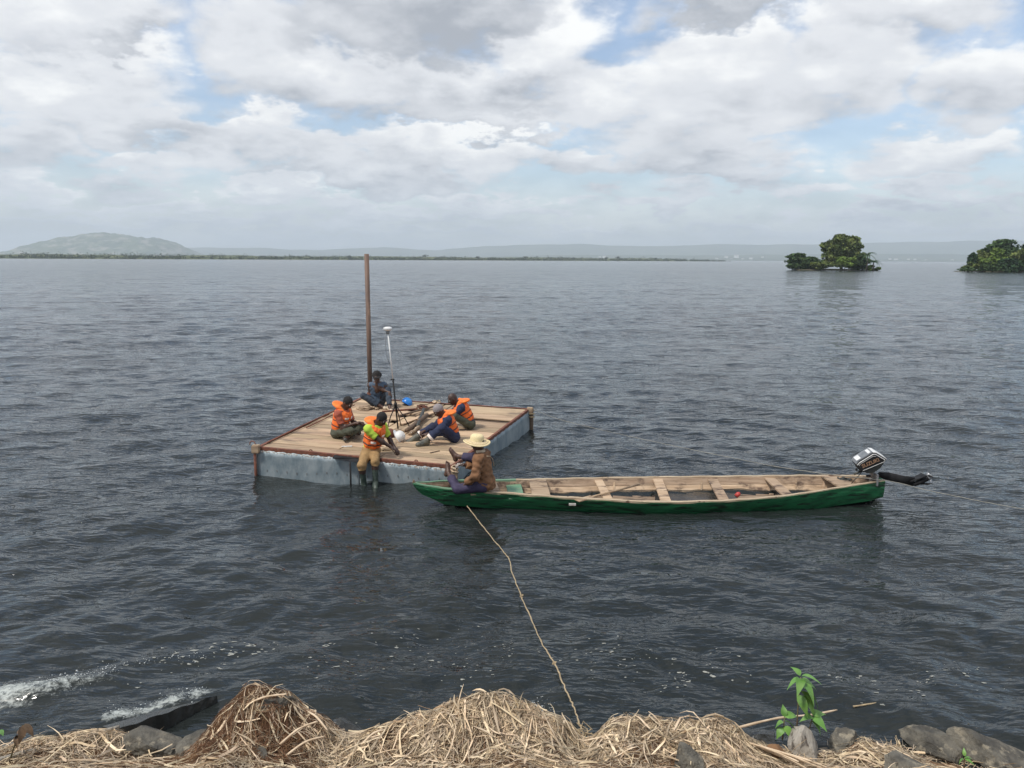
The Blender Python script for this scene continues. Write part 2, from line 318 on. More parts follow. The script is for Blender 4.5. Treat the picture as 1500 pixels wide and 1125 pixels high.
class MB:
    def __init__(s): s.V = []; s.F = []
    def add(s, V, Fc):
        n = len(s.V); s.V += [tuple(v) for v in V]; s.F += [tuple(i + n for i in f) for f in Fc]; return s
    def hexa(s, c8):
        return s.add(c8, [(0, 3, 2, 1), (4, 5, 6, 7), (0, 1, 5, 4), (1, 2, 6, 5), (2, 3, 7, 6), (3, 0, 4, 7)])
    def box(s, c, sz, R=None):
        c = Vector(c); q = []
        for z in (-1, 1):
            for (x, y) in ((-1, -1), (1, -1), (1, 1), (-1, 1)):
                v = Vector((x * sz[0] / 2, y * sz[1] / 2, z * sz[2] / 2)); q.append(c + (R @ v if R else v))
        return s.hexa(q)
    def beam(s, a, b, wd, ht, up=(0, 0, 1)):
        a = Vector(a); b = Vector(b); d = (b - a).normalized(); sd_ = d.cross(Vector(up)).normalized(); u = sd_.cross(d)
        q = []
        for h in (-1, 1):
            for (p, sgn) in ((a, -1), (b, -1), (b, 1), (a, 1)):
                q.append(p + sd_ * (sgn * wd / 2) + u * (h * ht / 2))
        return s.hexa(q)
    def tube(s, pts, r, n=8, cap=True, flat=1.0):
        pts = [Vector(p) for p in pts]; rr = r if isinstance(r, (list, tuple)) else [r] * len(pts)
        up = Vector((0, 0, 1)); V = []; Fc = []; prev = None
        for i, p in enumerate(pts):
            d = (pts[min(i + 1, len(pts) - 1)] - pts[max(i - 1, 0)]).normalized()
            if prev is None:
                a = d.orthogonal().normalized()
            else:
                a = (prev - d * prev.dot(d)); a = a.normalized() if a.length > 1e-6 else d.orthogonal().normalized()
            prev = a; b_ = d.cross(a)
            for k in range(n):
                t = 2 * pi * k / n; V.append(p + (a * cos(t) + b_ * sin(t) * flat) * rr[i])
        for i in range(len(pts) - 1):
            for k in range(n):
                k2 = (k + 1) % n; Fc.append((i * n + k, i * n + k2, (i + 1) * n + k2, (i + 1) * n + k))
        if cap: Fc.append(tuple(range(n))[::-1]); Fc.append(tuple((len(pts) - 1) * n + k for k in range(n)))
        return s.add(V, Fc)
    def lathe(s, prof, n=24, c=(0, 0, 0), R=None, wob=None):
        V = []; Fc = []
        for i, (r, z) in enumerate(prof):
            for k in range(n):
                t = 2 * pi * k / n; v = Vector((r * cos(t), r * sin(t), z + (wob(t, r) if wob else 0)))
                V.append(Vector(c) + (R @ v if R else v))
        for i in range(len(prof) - 1):
            for k in range(n):
                k2 = (k + 1) % n; Fc.append((i * n + k, i * n + k2, (i + 1) * n + k2, (i + 1) * n + k))
        return s.add(V, Fc)
    def build(s, name, m, parent=None, smooth=False, bevel=0.0): return mk(name, s.V, s.F, m, parent, smooth, bevel)

# ================================================================== WATER
def comps(n, lo, hi, heading, spread, amp, seed):
    r = np.random.default_rng(seed); lam = np.exp(np.linspace(math.log(lo), math.log(hi), n)) * r.uniform(.93, 1.07, n)
    th = heading + r.normal(0, spread, n) * (1.0 + .5 * (lam < 1)); k = 2 * pi / lam
    A = amp * lam ** .74 * r.uniform(.6, 1.3, n)
    return lam, k * np.cos(th), k * np.sin(th), A, r.uniform(0, 2 * pi, n)
SETA = comps(44, .20, 3.0, radians(-62), .60, .0049, 1)       # rollers heading to the right-hand shore
SETB = comps(44, .20, 2.2, radians(-112), .60, .0044, 2)
SETC = comps(16, 2.2, 7.5, radians(-84), .45, .0030, 3)      # longer wind waves of the open lake
CANOE_A, CANOE_B = Vector((-1.6, 12.15)), Vector((6.25, 12.6))
brk1 = [P(u, v) for u, v in ((-120, 1055), (0, 1025), (70, 1012), (130, 998), (180, 982), (230, 968), (300, 962))]
brk2 = [P(u, v) for u, v in ((160, 1058), (215, 1042), (260, 1028), (300, 1016))]
def seg_d(x, y, pts):
    d = np.full(x.shape, 1e9); tt = np.zeros(x.shape)
    for i in range(len(pts) - 1):
        ax, ay, bx, by = pts[i].x, pts[i].y, pts[i + 1].x, pts[i + 1].y
        t = np.clip(((x - ax) * (bx - ax) + (y - ay) * (by - ay)) / ((bx - ax) ** 2 + (by - ay) ** 2), 0, 1)
        dd = np.hypot(x - ax - t * (bx - ax), y - ay - t * (by - ay)); m_ = dd < d
        d = np.where(m_, dd, d); tt = np.where(m_, (i + t) / (len(pts) - 1), tt)
    return d, tt
def wave(x, y, dx):
    h = np.zeros(x.shape)
    wa = 1 / (1 + np.exp((x - 1.0) / 2.5)); 
    gust = .85 + .25 * np.sin(x * .11 + 1.3 * np.sin(y * .07)) * np.sin(y * .13 + x * .05)
    off = np.clip((np.hypot(x, y) - 13) / 25, 0, 1)
    for S, wt in ((SETA, .45 + .55 * wa), (SETB, .45 + .55 * (1 - wa)), (SETC, off * 1.15)):
        hh = np.zeros(x.shape)
        for lam, kx, ky, a, ph in zip(*S):
            att = np.clip((lam / (dx + 1e-6) - 2.2) / 2.2, 0, 1)
            if att.max() <= 0: continue
            p = kx * x + ky * y + ph
            hh += att * a * (np.sin(p) + .22 * np.cos(2 * p))
        h += hh * wt
    h *= gust * np.clip(1.25 - np.hypot(x, y) / 400, .35, 1)
    h *= np.where(x > -1, 1 - .35 * np.exp(-((y - 10.5) / 2.2) ** 2) * np.clip((x + 1) / 2, 0, 1), 1)
    d, t = seg_d(x, y, brk1)
    h += .10 * np.exp(-(d / .22) ** 2) * np.clip(1.15 - t, .15, 1)
    cx = np.clip((x - CANOE_A.x) / (CANOE_B.x - CANOE_A.x), 0, 1); cy = CANOE_A.y + cx * (CANOE_B.y - CANOE_A.y)
    hw = .66 * np.sqrt(np.clip(np.sin(pi * np.clip(cx * .93 + .03, 0, 1)), 0, 1))
    inside = (np.abs(y - cy) < hw * .78) & (x > CANOE_A.x + .7) & (x < CANOE_B.x - .15)
    return np.where(inside, np.minimum(h, -.06), h * np.where(np.hypot(x - 2.4, (y - 12.4) * 3) < 4.5, .6, 1))
def build_water():
    nr, na = 900, 760
    r1 = 3.6 * np.exp(np.linspace(0, math.log(420 / 3.6), nr)); r2 = 420 * np.exp(np.linspace(0, math.log(17500 / 420), 60))[1:]
    r = np.concatenate([r1, r2]); nr = len(r)
    a = np.linspace(radians(-58), radians(58), na)
    Rr, Aa = np.meshgrid(r, a, indexing='ij'); X = Rr * np.sin(Aa); Y = Rr * np.cos(Aa) - 1.0
    dx = np.gradient(r)[:, None] * np.ones_like(X)
    Z = wave(X, Y, np.maximum(dx, Rr * (a[1] - a[0])))
    Z[r > 300] *= 0.3; Z[r > 420] = 0
    V = np.stack([X, Y, Z], -1).reshape(-1, 3)
    i, j = np.meshgrid(np.arange(nr - 1), np.arange(na - 1), indexing='ij'); q = (i * na + j).ravel()
    Fq = np.stack([q, q + 1, q + na + 1, q + na], -1)[:, ::-1]
    o = mknp('lake_water', V, Fq, water_m); tag(o, kind='structure')
    d, t = seg_d(X, Y, brk1); f = np.exp(-(np.maximum(d - .05, 0) / (.34 - .16 * np.clip(t * 1.6, 0, 1))) ** 2) * np.clip(1.25 - t * 1.15, .12, 1)
    d2, t2 = seg_d(X, Y, brk2); f = np.maximum(f, np.exp(-(d2 / .11) ** 2) * .95)
    for (u, v, s, k) in ((775, 1035, .16, .62), (1000, 1035, .18, .35), (480, 1035, .2, .25), (850, 1068, .1, .45), (930, 1045, .2, .3), (1090, 1070, .15, .4), (1330, 1085, .15, .4)):
        c = P(u, v); f = np.maximum(f, k * np.exp(-((X - c.x) ** 2 + (Y - c.y) ** 2) / s ** 2))
    at = o.data.attributes.new('foam', 'FLOAT', 'POINT'); at.data.foreach_set('value', f.ravel().astype(np.float32))
    return o
build_water()
def wz(x, y): return float(wave(np.array([x]), np.array([y]), np.array([.03]))[0])

def build_foam():
    mb = MB(); r = random.Random(4)
    def blob(x, y, s, asp, rot, ring):
        n = 9; V = []; 
        for k in range(n):
            t = 2 * pi * k / n; q = s * r.uniform(.4, 1.4)
            ex, ey = q * cos(t) * asp, q * sin(t)
            V.append((ex * cos(rot) - ey * sin(rot), ex * sin(rot) + ey * cos(rot), q))
        if ring:
            W_ = [(x + a, y + b_, 0) for a, b_, q in V] + [(x + a * .55, y + b_ * .55, 0) for a, b_, q in V]
            Fc = [(k, (k + 1) % n, n + (k + 1) % n, n + k) for k in range(n)]
        else:
            W_ = [(x + a, y + b_, 0) for a, b_, q in V]; W_.append((x, y, 0)); Fc = [(k, (k + 1) % n, n) for k in range(n)]
        W_ = [(a, b_, wz_c(a, b_) + .004) for a, b_, _ in W_]
        mb.add(W_, Fc)
    pts = []
    def band(n, u0, u1, vf, sv, smin, smax):
        for _ in range(n):
            u = r.uniform(u0, u1); v = vf(u) + r.gauss(0, sv); p = P(u, v); pts.append((p.x, p.y, r.uniform(smin, smax) * r.choice((.3, .4, .55, .75))))
    band(90, 440, 1010, lambda u: 968 + 14 * sin(u * .02), 16, .006, .022)
    band(60, 560, 760, lambda u: 940 + (u - 560) * .05, 14, .005, .016)
    band(60, 850, 1100, lambda u: 985 + 8 * sin(u * .04), 14, .006, .022)
    band(60, 1180, 1490, lambda u: 1000 + 14 * sin(u * .03), 12, .006, .02)
    band(60, 230, 420, lambda u: 965 - (u - 230) * .12, 8, .006, .026)
    band(30, 130, 330, lambda u: 1000 - (u - 130) * .1, 22, .006, .022)
    band(50, 450, 1400, lambda u: 985, 50, .003, .008)
    global wz_c
    xs = np.array([p[0] for p in pts]); ys = np.array([p[1] for p in pts]); zs = wave(xs, ys, np.full(xs.shape, .03))
    from mathutils.kdtree import KDTree
    for (x, y, s), z in zip(pts, zs):
        gx = float((wave(np.array([x + .03]), np.array([y]), np.array([.03]))[0] - z) / .03); gx = max(-.25, min(.25, gx)); gy = float((wave(np.array([x]), np.array([y + .03]), np.array([.03]))[0] - z) / .03); gy = max(-.25, min(.25, gy))
        wz_c = lambda a, b_, x=x, y=y, z=z, gx=gx, gy=gy: z + gx * (a - x) + gy * (b_ - y)
        blob(x, y, s, r.uniform(1, 2.6), r.uniform(-.5, .5), r.random() < .35 and s > .014)
    tag(mb.build('foam_flecks', foam_m), kind='stuff')
build_foam()
def build_spray():
    V0 = []; bm = bmesh.new(); bmesh.ops.create_icosphere(bm, subdivisions=1, radius=1)
    bv = [v.co.copy() for v in bm.verts]; bf = [tuple(v.index for v in f.verts) for f in bm.faces]; bm.free()
    mb = MB(); r = random.Random(9)
    def burst(pts, n, wd, zmax, t0=0, t1=1):
        for _ in range(n):
            t = r.uniform(t0, t1) * (len(pts) - 1); i = min(int(t), len(pts) - 2); p = pts[i].lerp(pts[i + 1], t - i)
            x = p.x + r.gauss(0, wd); y = p.y + r.gauss(0, wd); s = r.choice((.0018, .0022, .003, .0042, .006)) * r.uniform(.7, 1.2)
            z = wz(x, y) + abs(r.gauss(0, zmax)) + s * .3
            mb.add([(x + v.x * s * r.uniform(.8, 1.3), y + v.y * s, z + v.z * s * .8) for v in bv], bf)
    burst(brk1, 240, .08, .03, .05, .62); burst(brk1, 70, .06, .02, .6, 1); burst(brk2, 120, .05, .03)
    c = P(775, 1035); burst([c, c + Vector((.15, -.1, 0))], 120, .06, .02)
    tag(mb.build('spray_drops', foam_w, smooth=True), kind='stuff')
build_spray()

# ================================================================== FAR LAND
def vnoise(x, y, seed=0, octv=5, rough=.5):
    "cheap smooth value noise on numpy arrays"
    r = np.random.default_rng(seed); tot = np.zeros(np.broadcast(x, y).shape); amp = 1.0; nrm = 0
    tab = r.uniform(-1, 1, (256, 256))
    for o in range(octv):
        xs = x * 2 ** o + 17.3 * o; ys = y * 2 ** o + 9.1 * o
        xi = np.floor(xs).astype(int); yi = np.floor(ys).astype(int); fx = xs - xi; fy = ys - yi
        fx = fx * fx * (3 - 2 * fx); fy = fy * fy * (3 - 2 * fy)
        g = lambda a, b_: tab[a & 255, b_ & 255]
        tot += amp * (g(xi, yi) * (1 - fx) * (1 - fy) + g(xi + 1, yi) * fx * (1 - fy) + g(xi, yi + 1) * (1 - fx) * fy + g(xi + 1, yi + 1) * fx * fy)
        nrm += amp; amp *= rough
    return tot / nrm
def patch(name, x0, x1, y0, y1, nx, ny, hf, m, kind='structure'):
    X, Y = np.meshgrid(np.linspace(x0, x1, nx), np.linspace(y0, y1, ny), indexing='ij'); Z = hf(X, Y)
    i, j = np.meshgrid(np.arange(nx - 1), np.arange(ny - 1), indexing='ij'); q = (i * ny + j).ravel()
    o = mknp(name, np.stack([X, Y, Z], -1).reshape(-1, 3), np.stack([q, q + ny, q + ny + 1, q + 1], -1), m)
    return tag(o, kind=kind)
# rocky hill on the left, 8 km away
def prof(u_pts, dist):
    xs = np.array([PY(u, v, dist).x for u, v in u_pts]); zs = np.array([PY(u, v, dist).z for u, v in u_pts])
    return xs, zs
hx, hz_ = prof([(20, 379), (35, 371), (60, 360), (85, 352), (110, 347), (140, 343), (165, 342), (185, 345), (205, 350), (225, 349), (245, 354), (262, 362), (275, 371), (290, 379)], 8000)
def hill(X, Y):
    base = np.interp(X, hx, hz_, left=-20, right=-20)
    fall = np.exp(-(np.maximum(np.abs(Y - 8000) - 120, 0) / 520) ** 2)
    n = vnoise(X / 190, Y / 190, 3, 6, .58)
    return base * fall * (1 + .0 * n) + n * 30 * np.clip(base / 60, 0, 1) * fall + vnoise(X / 40, Y / 60, 5, 3) * 10 * np.clip(base / 80, 0, 1) - 3
patch('rocky_hill', hx[0] - 60, hx[-1] + 60, 7000, 9000, 260, 160, hill, hill_m)
# long far ridge
rx, rz = prof([(-250, 377), (0, 376), (270, 364), (380, 362), (470, 366), (560, 362), (640, 366), (720, 360), (800, 357), (880, 358), (960, 359), (1040, 357), (1120, 359), (1200, 356), (1290, 353), (1380, 354), (1460, 352), (1600, 352), (1800, 350)], 13000)
def ridge(X, Y):
    base = np.interp(X, rx, rz)
    fall = np.clip(1 - np.abs(Y - 13000) / 1500, 0, 1) ** .8
    return base * fall + vnoise(X / 900, Y / 900, 8, 5, .5) * 38 * fall - 4
patch('far_ridge', rx[0], rx[-1], 11400, 14600, 420, 60, ridge, ridge_m)
# low second ridge in front, right half
r2x, r2z = prof([(560, 384), (700, 376), (860, 373), (1000, 374), (1150, 372), (1300, 371), (1450, 373), (1650, 374)], 9500)
patch('low_ridge', r2x[0], r2x[-1], 8600, 10400, 260, 50, lambda X, Y: np.interp(X, r2x, r2z) * np.clip(1 - np.abs(Y - 9500) / 900, 0, 1) ** .7 + vnoise(X / 300, Y / 300, 12, 4) * 12 * np.clip(1 - np.abs(Y - 9500) / 900, 0, 1) - 3, ridge_m)
# flat far shore with its strip of wood
sh = [(-1300, 1500), (-900, 1520), (-500, 1750), (-100, 2050), (250, 2300), (560, 2500), (760, 2600)]
shx = np.array([a for a, _ in sh], float); shy = np.array([b for _, b in sh], float)
def shore(X, T):
    Y0 = np.interp(X, shx, shy) + vnoise(X / 90, X * 0, 4, 4) * 30
    taper = np.clip((740 - X) / 200, 0, 1)
    Y = Y0 + T * 700
    Z = (1.2 * np.clip(T * 20, 0, 1) + 8.5 * np.clip(T, 0, 1) ** .7 + vnoise(X / 120, Y / 260, 6, 4) * 3.5 * np.clip(T * 4, 0, 1)) * taper - .6
    return Y, Z
X, T_ = np.meshgrid(np.linspace(-1400, 760, 420), np.linspace(0, 1, 30), indexing='ij'); Y, Z = shore(X, T_)
i, j = np.meshgrid(np.arange(419), np.arange(29), indexing='ij'); q = (i * 30 + j).ravel()
tag(mknp('far_shore', np.stack([X, Y, Z], -1).reshape(-1, 3), np.stack([q, q + 30, q + 31, q + 1], -1), far_land), kind='structure')

def leaf_quads(centres, sizes, seed=0, flat=.6):
    "one small bent leaf clump (two triangles) per centre, random direction"
    r = np.random.default_rng(seed); n = len(centres); c = np.asarray(centres, float); s = np.asarray(sizes, float)[:, None]
    a = r.normal(size=(n, 3)); a[:, 2] *= flat; a /= np.linalg.norm(a, axis=1)[:, None]
    b_ = np.cross(a, r.normal(size=(n, 3))); b_ /= np.linalg.norm(b_, axis=1)[:, None]
    nn = np.cross(a, b_); w_ = r.uniform(.5, .9, (n, 1))
    V = np.stack([c - a * s * .6, c + b_ * s * .5 * w_ + nn * s * .12, c + a * s * .6, c - b_ * s * .5 * w_ + nn * s * .12], 1).reshape(-1, 3)
    k = np.arange(n)[:, None] * 4
    return V, np.concatenate([np.stack([k[:, 0], k[:, 0] + 1, k[:, 0] + 2], 1), np.stack([k[:, 0], k[:, 0] + 2, k[:, 0] + 3], 1)], 0)
def treeline():
    r = np.random.default_rng(21); C = []; S = []
    for _ in range(1500):
        x = r.uniform(-1350, 720); t = abs(r.normal(0, .05)) + .005 if r.random() < .7 else r.uniform(.02, .8)
        yy, zz = shore(np.array([x]), np.array([t])); k = 16
        dens = .5 + .5 * vnoise(np.array([x / 120]), np.array([3.0]), 31)[0]
        rad = r.uniform(2.5, 6.0) * (.5 + dens) * (1.15 if x < -700 else .85); h = rad * r.uniform(.8, 1.3)
        pts = r.normal(size=(k, 3)) * .5; pts[:, 2] = np.abs(pts[:, 2])
        C.append(np.array([x, yy[0], max(zz[0], 0)]) + pts * [rad * 1.6, rad, h]); S.append(r.uniform(1.6, 3.4, k))
    V, Fc = leaf_quads(np.concatenate(C), np.concatenate(S), 3)
    tag(mknp('far_treeline', V, Fc, far_green, smooth=False), kind='stuff')
treeline()
# a few trees that stand out of the far treeline
for k, (u, h) in enumerate(((622, 9), (512, 6), (905, 9), (888, 7), (700, 6), (770, 7), (960, 6), (840, 6))):
    x = ray(u, 380).x / ray(u, 380).y; 
    yy = 2300.0
    for _ in range(4): yy = float(np.interp(x * yy, shx, shy)) + 40
    X0 = x * yy; r = np.random.default_rng(50 + k)
    t = empty('tree', (X0, yy, 1.5)); pts = r.normal(size=(90, 3)) * [h * .42, h * .35, h * .22] + [0, 0, h * .95]
    V, Fc = leaf_quads(pts, r.uniform(1.6, 3.2, 90), k); mknp('crown', V, Fc, far_green, t, smooth=False)
    MB().tube([(0, 0, -2), (0, 0, h * .9)], [.5, .3], 6).build('trunk', trunk_m, t)
    tag(t, 'small round tree standing above the hazy far shore treeline', 'tree', 'single trees on the far shore')
# white houses of the far town
hs = [(1062, 3), (1070, 2), (1078, 4), (1084, 2), (1092, 3), (884, 3), (878, 2), (1300, 2), (1312, 3), (1322, 2), (1296, 2), (1334, 2), (1180, 2), (1390, 2), (1352, 2), (1108, 2), (1046, 2)]
hp = None
for k, (u, s) in enumerate(hs):
    r = random.Random(k); dist = 8300; p = PY(u, 382, dist); sc_ = s / 2.2
    z0 = float(max(0, r.uniform(4, 32)))
    if hp is None:
        hp = empty('house', (0, 0, 0)); MB().box((0, 0, 7), (26, 14, 18)).build('wall', housew, hp)
        MB().add([(-14, -8, 16), (14, -8, 16), (14, 8, 16), (-14, 8, 16), (-14, 0, 21), (14, 0, 21)], [(0, 1, 5, 4), (2, 3, 4, 5), (1, 2, 5), (3, 0, 4), (3, 2, 1, 0)]).build('roof', rooff, hp); o = hp
    else:
        o = hp.copy(); COL.objects.link(o)
        for ch in list(hp.children): c = ch.copy(); COL.objects.link(c); c.parent = o
    o.location = (p.x, dist + r.uniform(-200, 0), z0); o.scale = (sc_, 1, max(.5, sc_ * .8))
    tag(o, 'tiny pale house of the hazy town below the far ridge', 'house', 'white houses on the far shore')
o = patch('town_ground', PY(840, 382, 8000).x, PY(1460, 382, 8000).x, 7600, 8700, 120, 20, lambda X, Y: np.clip((Y - 7650) / 900, 0, 1) * 26 + vnoise(X / 200, Y / 200, 44, 3) * 5 * np.clip((Y - 7650) / 300, 0, 1) - 1.5, ridge_m)

# ------------------------------------------------------------------ islands and their trees
def crown_pts(clumps, n, r, shell=.55):
    wts = np.array([c[3] * c[4] * c[5] for c in clumps]) ** .66; wts /= wts.sum(); C = []
    for c, wt in zip(clumps, wts):
        k = max(8, int(n * wt)); d = r.normal(size=(k, 3)); d /= np.linalg.norm(d, axis=1)[:, None]
        rad = shell + (1 - shell) * r.random((k, 1)) ** .6
        rad *= 1 + .22 * np.sin(d[:, :1] * 5 + c[0]) * np.sin(d[:, 1:2] * 4 + c[1])
        C.append(np.array(c[:3]) + d * rad * np.array(c[3:6]))
    return np.concatenate(C)
def tree(loc, clumps, n, m, leaf, label, cat='tree', trunk=None, group=None, name='tree', seed=0):
    r = np.random.default_rng(seed); t = empty(name, loc)
    C = crown_pts(clumps, int(n * 1.6), r); C[:, 2] = np.maximum(C[:, 2], .15)
    V, Fc = leaf_quads(C, r.uniform(.7, 1.5, len(C)) * leaf * 1.15, seed); mknp('crown', V, Fc, m, t, smooth=False)
    mb = MB()
    for (pts, rr) in (trunk or [([(0, 0, -.5), (0.1, 0, 1.2)], [.25, .12])]): mb.tube(pts, rr, 7)
    mb.build('trunk', trunk_m, t, True)
    tag(t, label, cat, group); return t
def clumpy(cx, cy, cz, rx_, ry_, rz_, n, r, sub=.38):
    "many small clumps spread in one big ellipsoid"
    out = []
    for _ in range(n):
        d = Vector((r.gauss(0, 1), r.gauss(0, 1), r.gauss(0, 1))).normalized(); q = r.uniform(.45, .92)
        s = sub * r.uniform(.6, 1.25)
        out.append((cx + d.x * q * rx_, cy + d.y * q * ry_, cz + d.z * q * rz_, rx_ * s, ry_ * s, rz_ * s * .75))
    return out
I1 = P(1222, 396.3); s1 = 1 / 3.37
def i1(u): return (u - 1222) * (I1.y / F) * 1.02
def ground_patch(name, c, rx_, ry_, h, m):
    n = 28; V = [(c[0], c[1], h)]; Fc = []
    for ring, (q, z) in enumerate(((.6, h * .8), (1.0, .25), (1.06, -.8))):
        for k in range(n):
            t = 2 * pi * k / n; w_ = 1 + .10 * sin(3 * t + c[0]) + .06 * sin(7 * t)
            V.append((c[0] + rx_ * q * w_ * cos(t), c[1] + ry_ * q * w_ * sin(t), z))
    for k in range(n): Fc.append((0, 1 + k, 1 + (k + 1) % n))
    for ring in range(2):
        for k in range(n): Fc.append((1 + ring * n + k, 1 + (ring + 1) * n + k, 1 + (ring + 1) * n + (k + 1) % n, 1 + ring * n + (k + 1) % n))
    return tag(mk(name, V, Fc, m, smooth=True), kind='structure')
soil = mat('island_soil', (.10, .085, .05), (.06, .06, .035), .8, rough=1)
ground_patch('island_ground', (I1.x + 1, I1.y + 7, 0), 16.5, 6.5, .7, soil)
rr_ = random.Random(3)
tree((I1.x + i1(1243), I1.y + 8, .5),
     clumpy(0, 0, 9.8, 7.6, 6.5, 4.0, 26, rr_, .34) + clumpy(-3.6, 0, 6.6, 4.5, 4, 3.0, 10, rr_) + clumpy(2.6, 0, 5.5, 6, 5, 3.2, 12, rr_) + [(-1, 0, 13.6, 2.6, 2, .8), (4.0, 0, 12.2, 3.3, 2.4, 1.4), (0, 0, 9.4, 6.6, 5, 4.2), (-.5, 0, 5.0, 6.6, 4.5, 3.6), (5, 0, 3.6, 5, 3.5, 3.2)], 6500, fol['olive_foliage'], 1.05,
     'tall broad olive green tree in the middle of the small lake island', seed=1,
     trunk=[([(0, 0, -1), (.2, 0, 3), (-.4, 0, 7)], [.7, .5, .3]), ([(.2, 0, 3), (3, 0, 6.5), (4.6, 0, 9.5)], [.4, .25, .12]), ([(.1, 0, 3.5), (-3, .5, 7), (-4.5, .5, 10)], [.4, .22, .1])])
tree((I1.x + i1(1187), I1.y + 6, .3), clumpy(-1, 0, 3.6, 6.2, 4, 2.2, 16, rr_, .34) + [(2.5, 0, 2.2, 7.0, 3, 2.0), (-2.5, 0, 1.6, 5.0, 3, 1.5), (-6.2, 0, 5.3, 1.8, 1.2, .5), (-2.6, 0, 6.1, 3.0, 1.5, .6), (-5.6, 0, 3.4, 2.4, 1.5, .7), (3, 0, 3.4, 3.2, 2.5, 1.6), (4.5, 0, 2, 3, 2.4, 1.7)], 2600, fol['deep_foliage'], .85,
     'low dark spreading tree with layered branches at left end of small island', seed=2, trunk=[([(0, 0, -1), (-1, 0, 2), (-4.5, 0, 4.6)], [.35, .25, .1]), ([(0, 0, .5), (2.5, 0, 3)], [.25, .1])])
tree((I1.x + i1(1202), I1.y + 1, .1), clumpy(0, 0, 2.2, 4.2, 2.4, 1.7, 10, rr_) + clumpy(6, 0, 2.1, 3.4, 2.4, 1.6, 6, rr_), 1300, fol['olive_foliage'], .8, 'low olive shrub at the waterline under left side of the tall island tree', 'shrub', name='shrub', seed=3)
tree((I1.x + i1(1238), I1.y + 1, .1), clumpy(0, 0, 2.7, 4.6, 2.6, 2.4, 10, rr_), 1300, fol['bright_foliage'], .8, 'bright green shrub in front of the tall island tree', 'shrub', name='shrub', seed=4)
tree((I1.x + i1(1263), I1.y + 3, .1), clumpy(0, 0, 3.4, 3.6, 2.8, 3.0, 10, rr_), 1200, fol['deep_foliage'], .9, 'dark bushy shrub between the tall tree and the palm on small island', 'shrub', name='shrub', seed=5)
tree((I1.x + i1(1277), I1.y - .5, .1), clumpy(0, 0, 1.2, 2.9, 2.0, 1.5, 8, rr_), 700, fol['bright_foliage'], .7, 'rounded light green bush at right tip of small island', 'shrub', name='shrub', seed=6)
def palm(loc, h, L, n, label, seed):
    r = random.Random(seed); t = empty('palm_tree', loc)
    MB().tube([(0, 0, -.5), (.2, 0, h * .5), (.1, 0, h)], [.32, .24, .2], 8).build('trunk', trunk_m, t, True)
    for k in range(n):
        a = 2 * pi * k / n + r.uniform(-.2, .2); e = r.uniform(.15, 1.15); mb = MB(); pts = []
        for q in range(7):
            s = q / 6; rad = L * s * cos(e * (1 - .3 * s)); z = h + L * s * sin(e) - L * .75 * s * s
            pts.append(Vector((.1 + rad * cos(a), rad * sin(a), z)))
        side = Vector((-sin(a), cos(a), 0))
        for q in range(6):
            w0 = .75 * (1 - (q / 6)) + .15; p0, p1 = pts[q], pts[q + 1]
            for sg in (-1, 1):
                for f in (0, .5):
                    b0 = p0.lerp(p1, f); b1 = p0.lerp(p1, f + .38); tip = b0 + side * sg * w0 + (p1 - p0) * .5 + Vector((0, 0, -.35 * w0))
                    mb.add([b0, b1, tip], [(0, 1, 2)])
        mb.tube(pts, [.06 * (1 - .8 * q / 6) for q in range(7)], 4, cap=False)
        mb.build('frond', fol['dark_foliage'], t)
    return tag(t, label, 'palm tree')
palm((I1.x + i1(1266), I1.y - 1.0, .3), 6.0, 4.6, 17, 'dark young palm tree leaning out at right side of small island', 5)
palm((I1.x + i1(1274), I1.y - 1.6, .3), 3.2, 3.8, 15, 'lower dark palm beside the light green bush on small island', 6)
I2 = P(1421, 398.6); k2 = I2.y / F * 1.04
def i2(u): return I2.x + (u - 1421) * k2
ground_patch('far_island_ground', (i2(1421) + 34, I2.y + 13, 0), 30, 11, .8, soil)
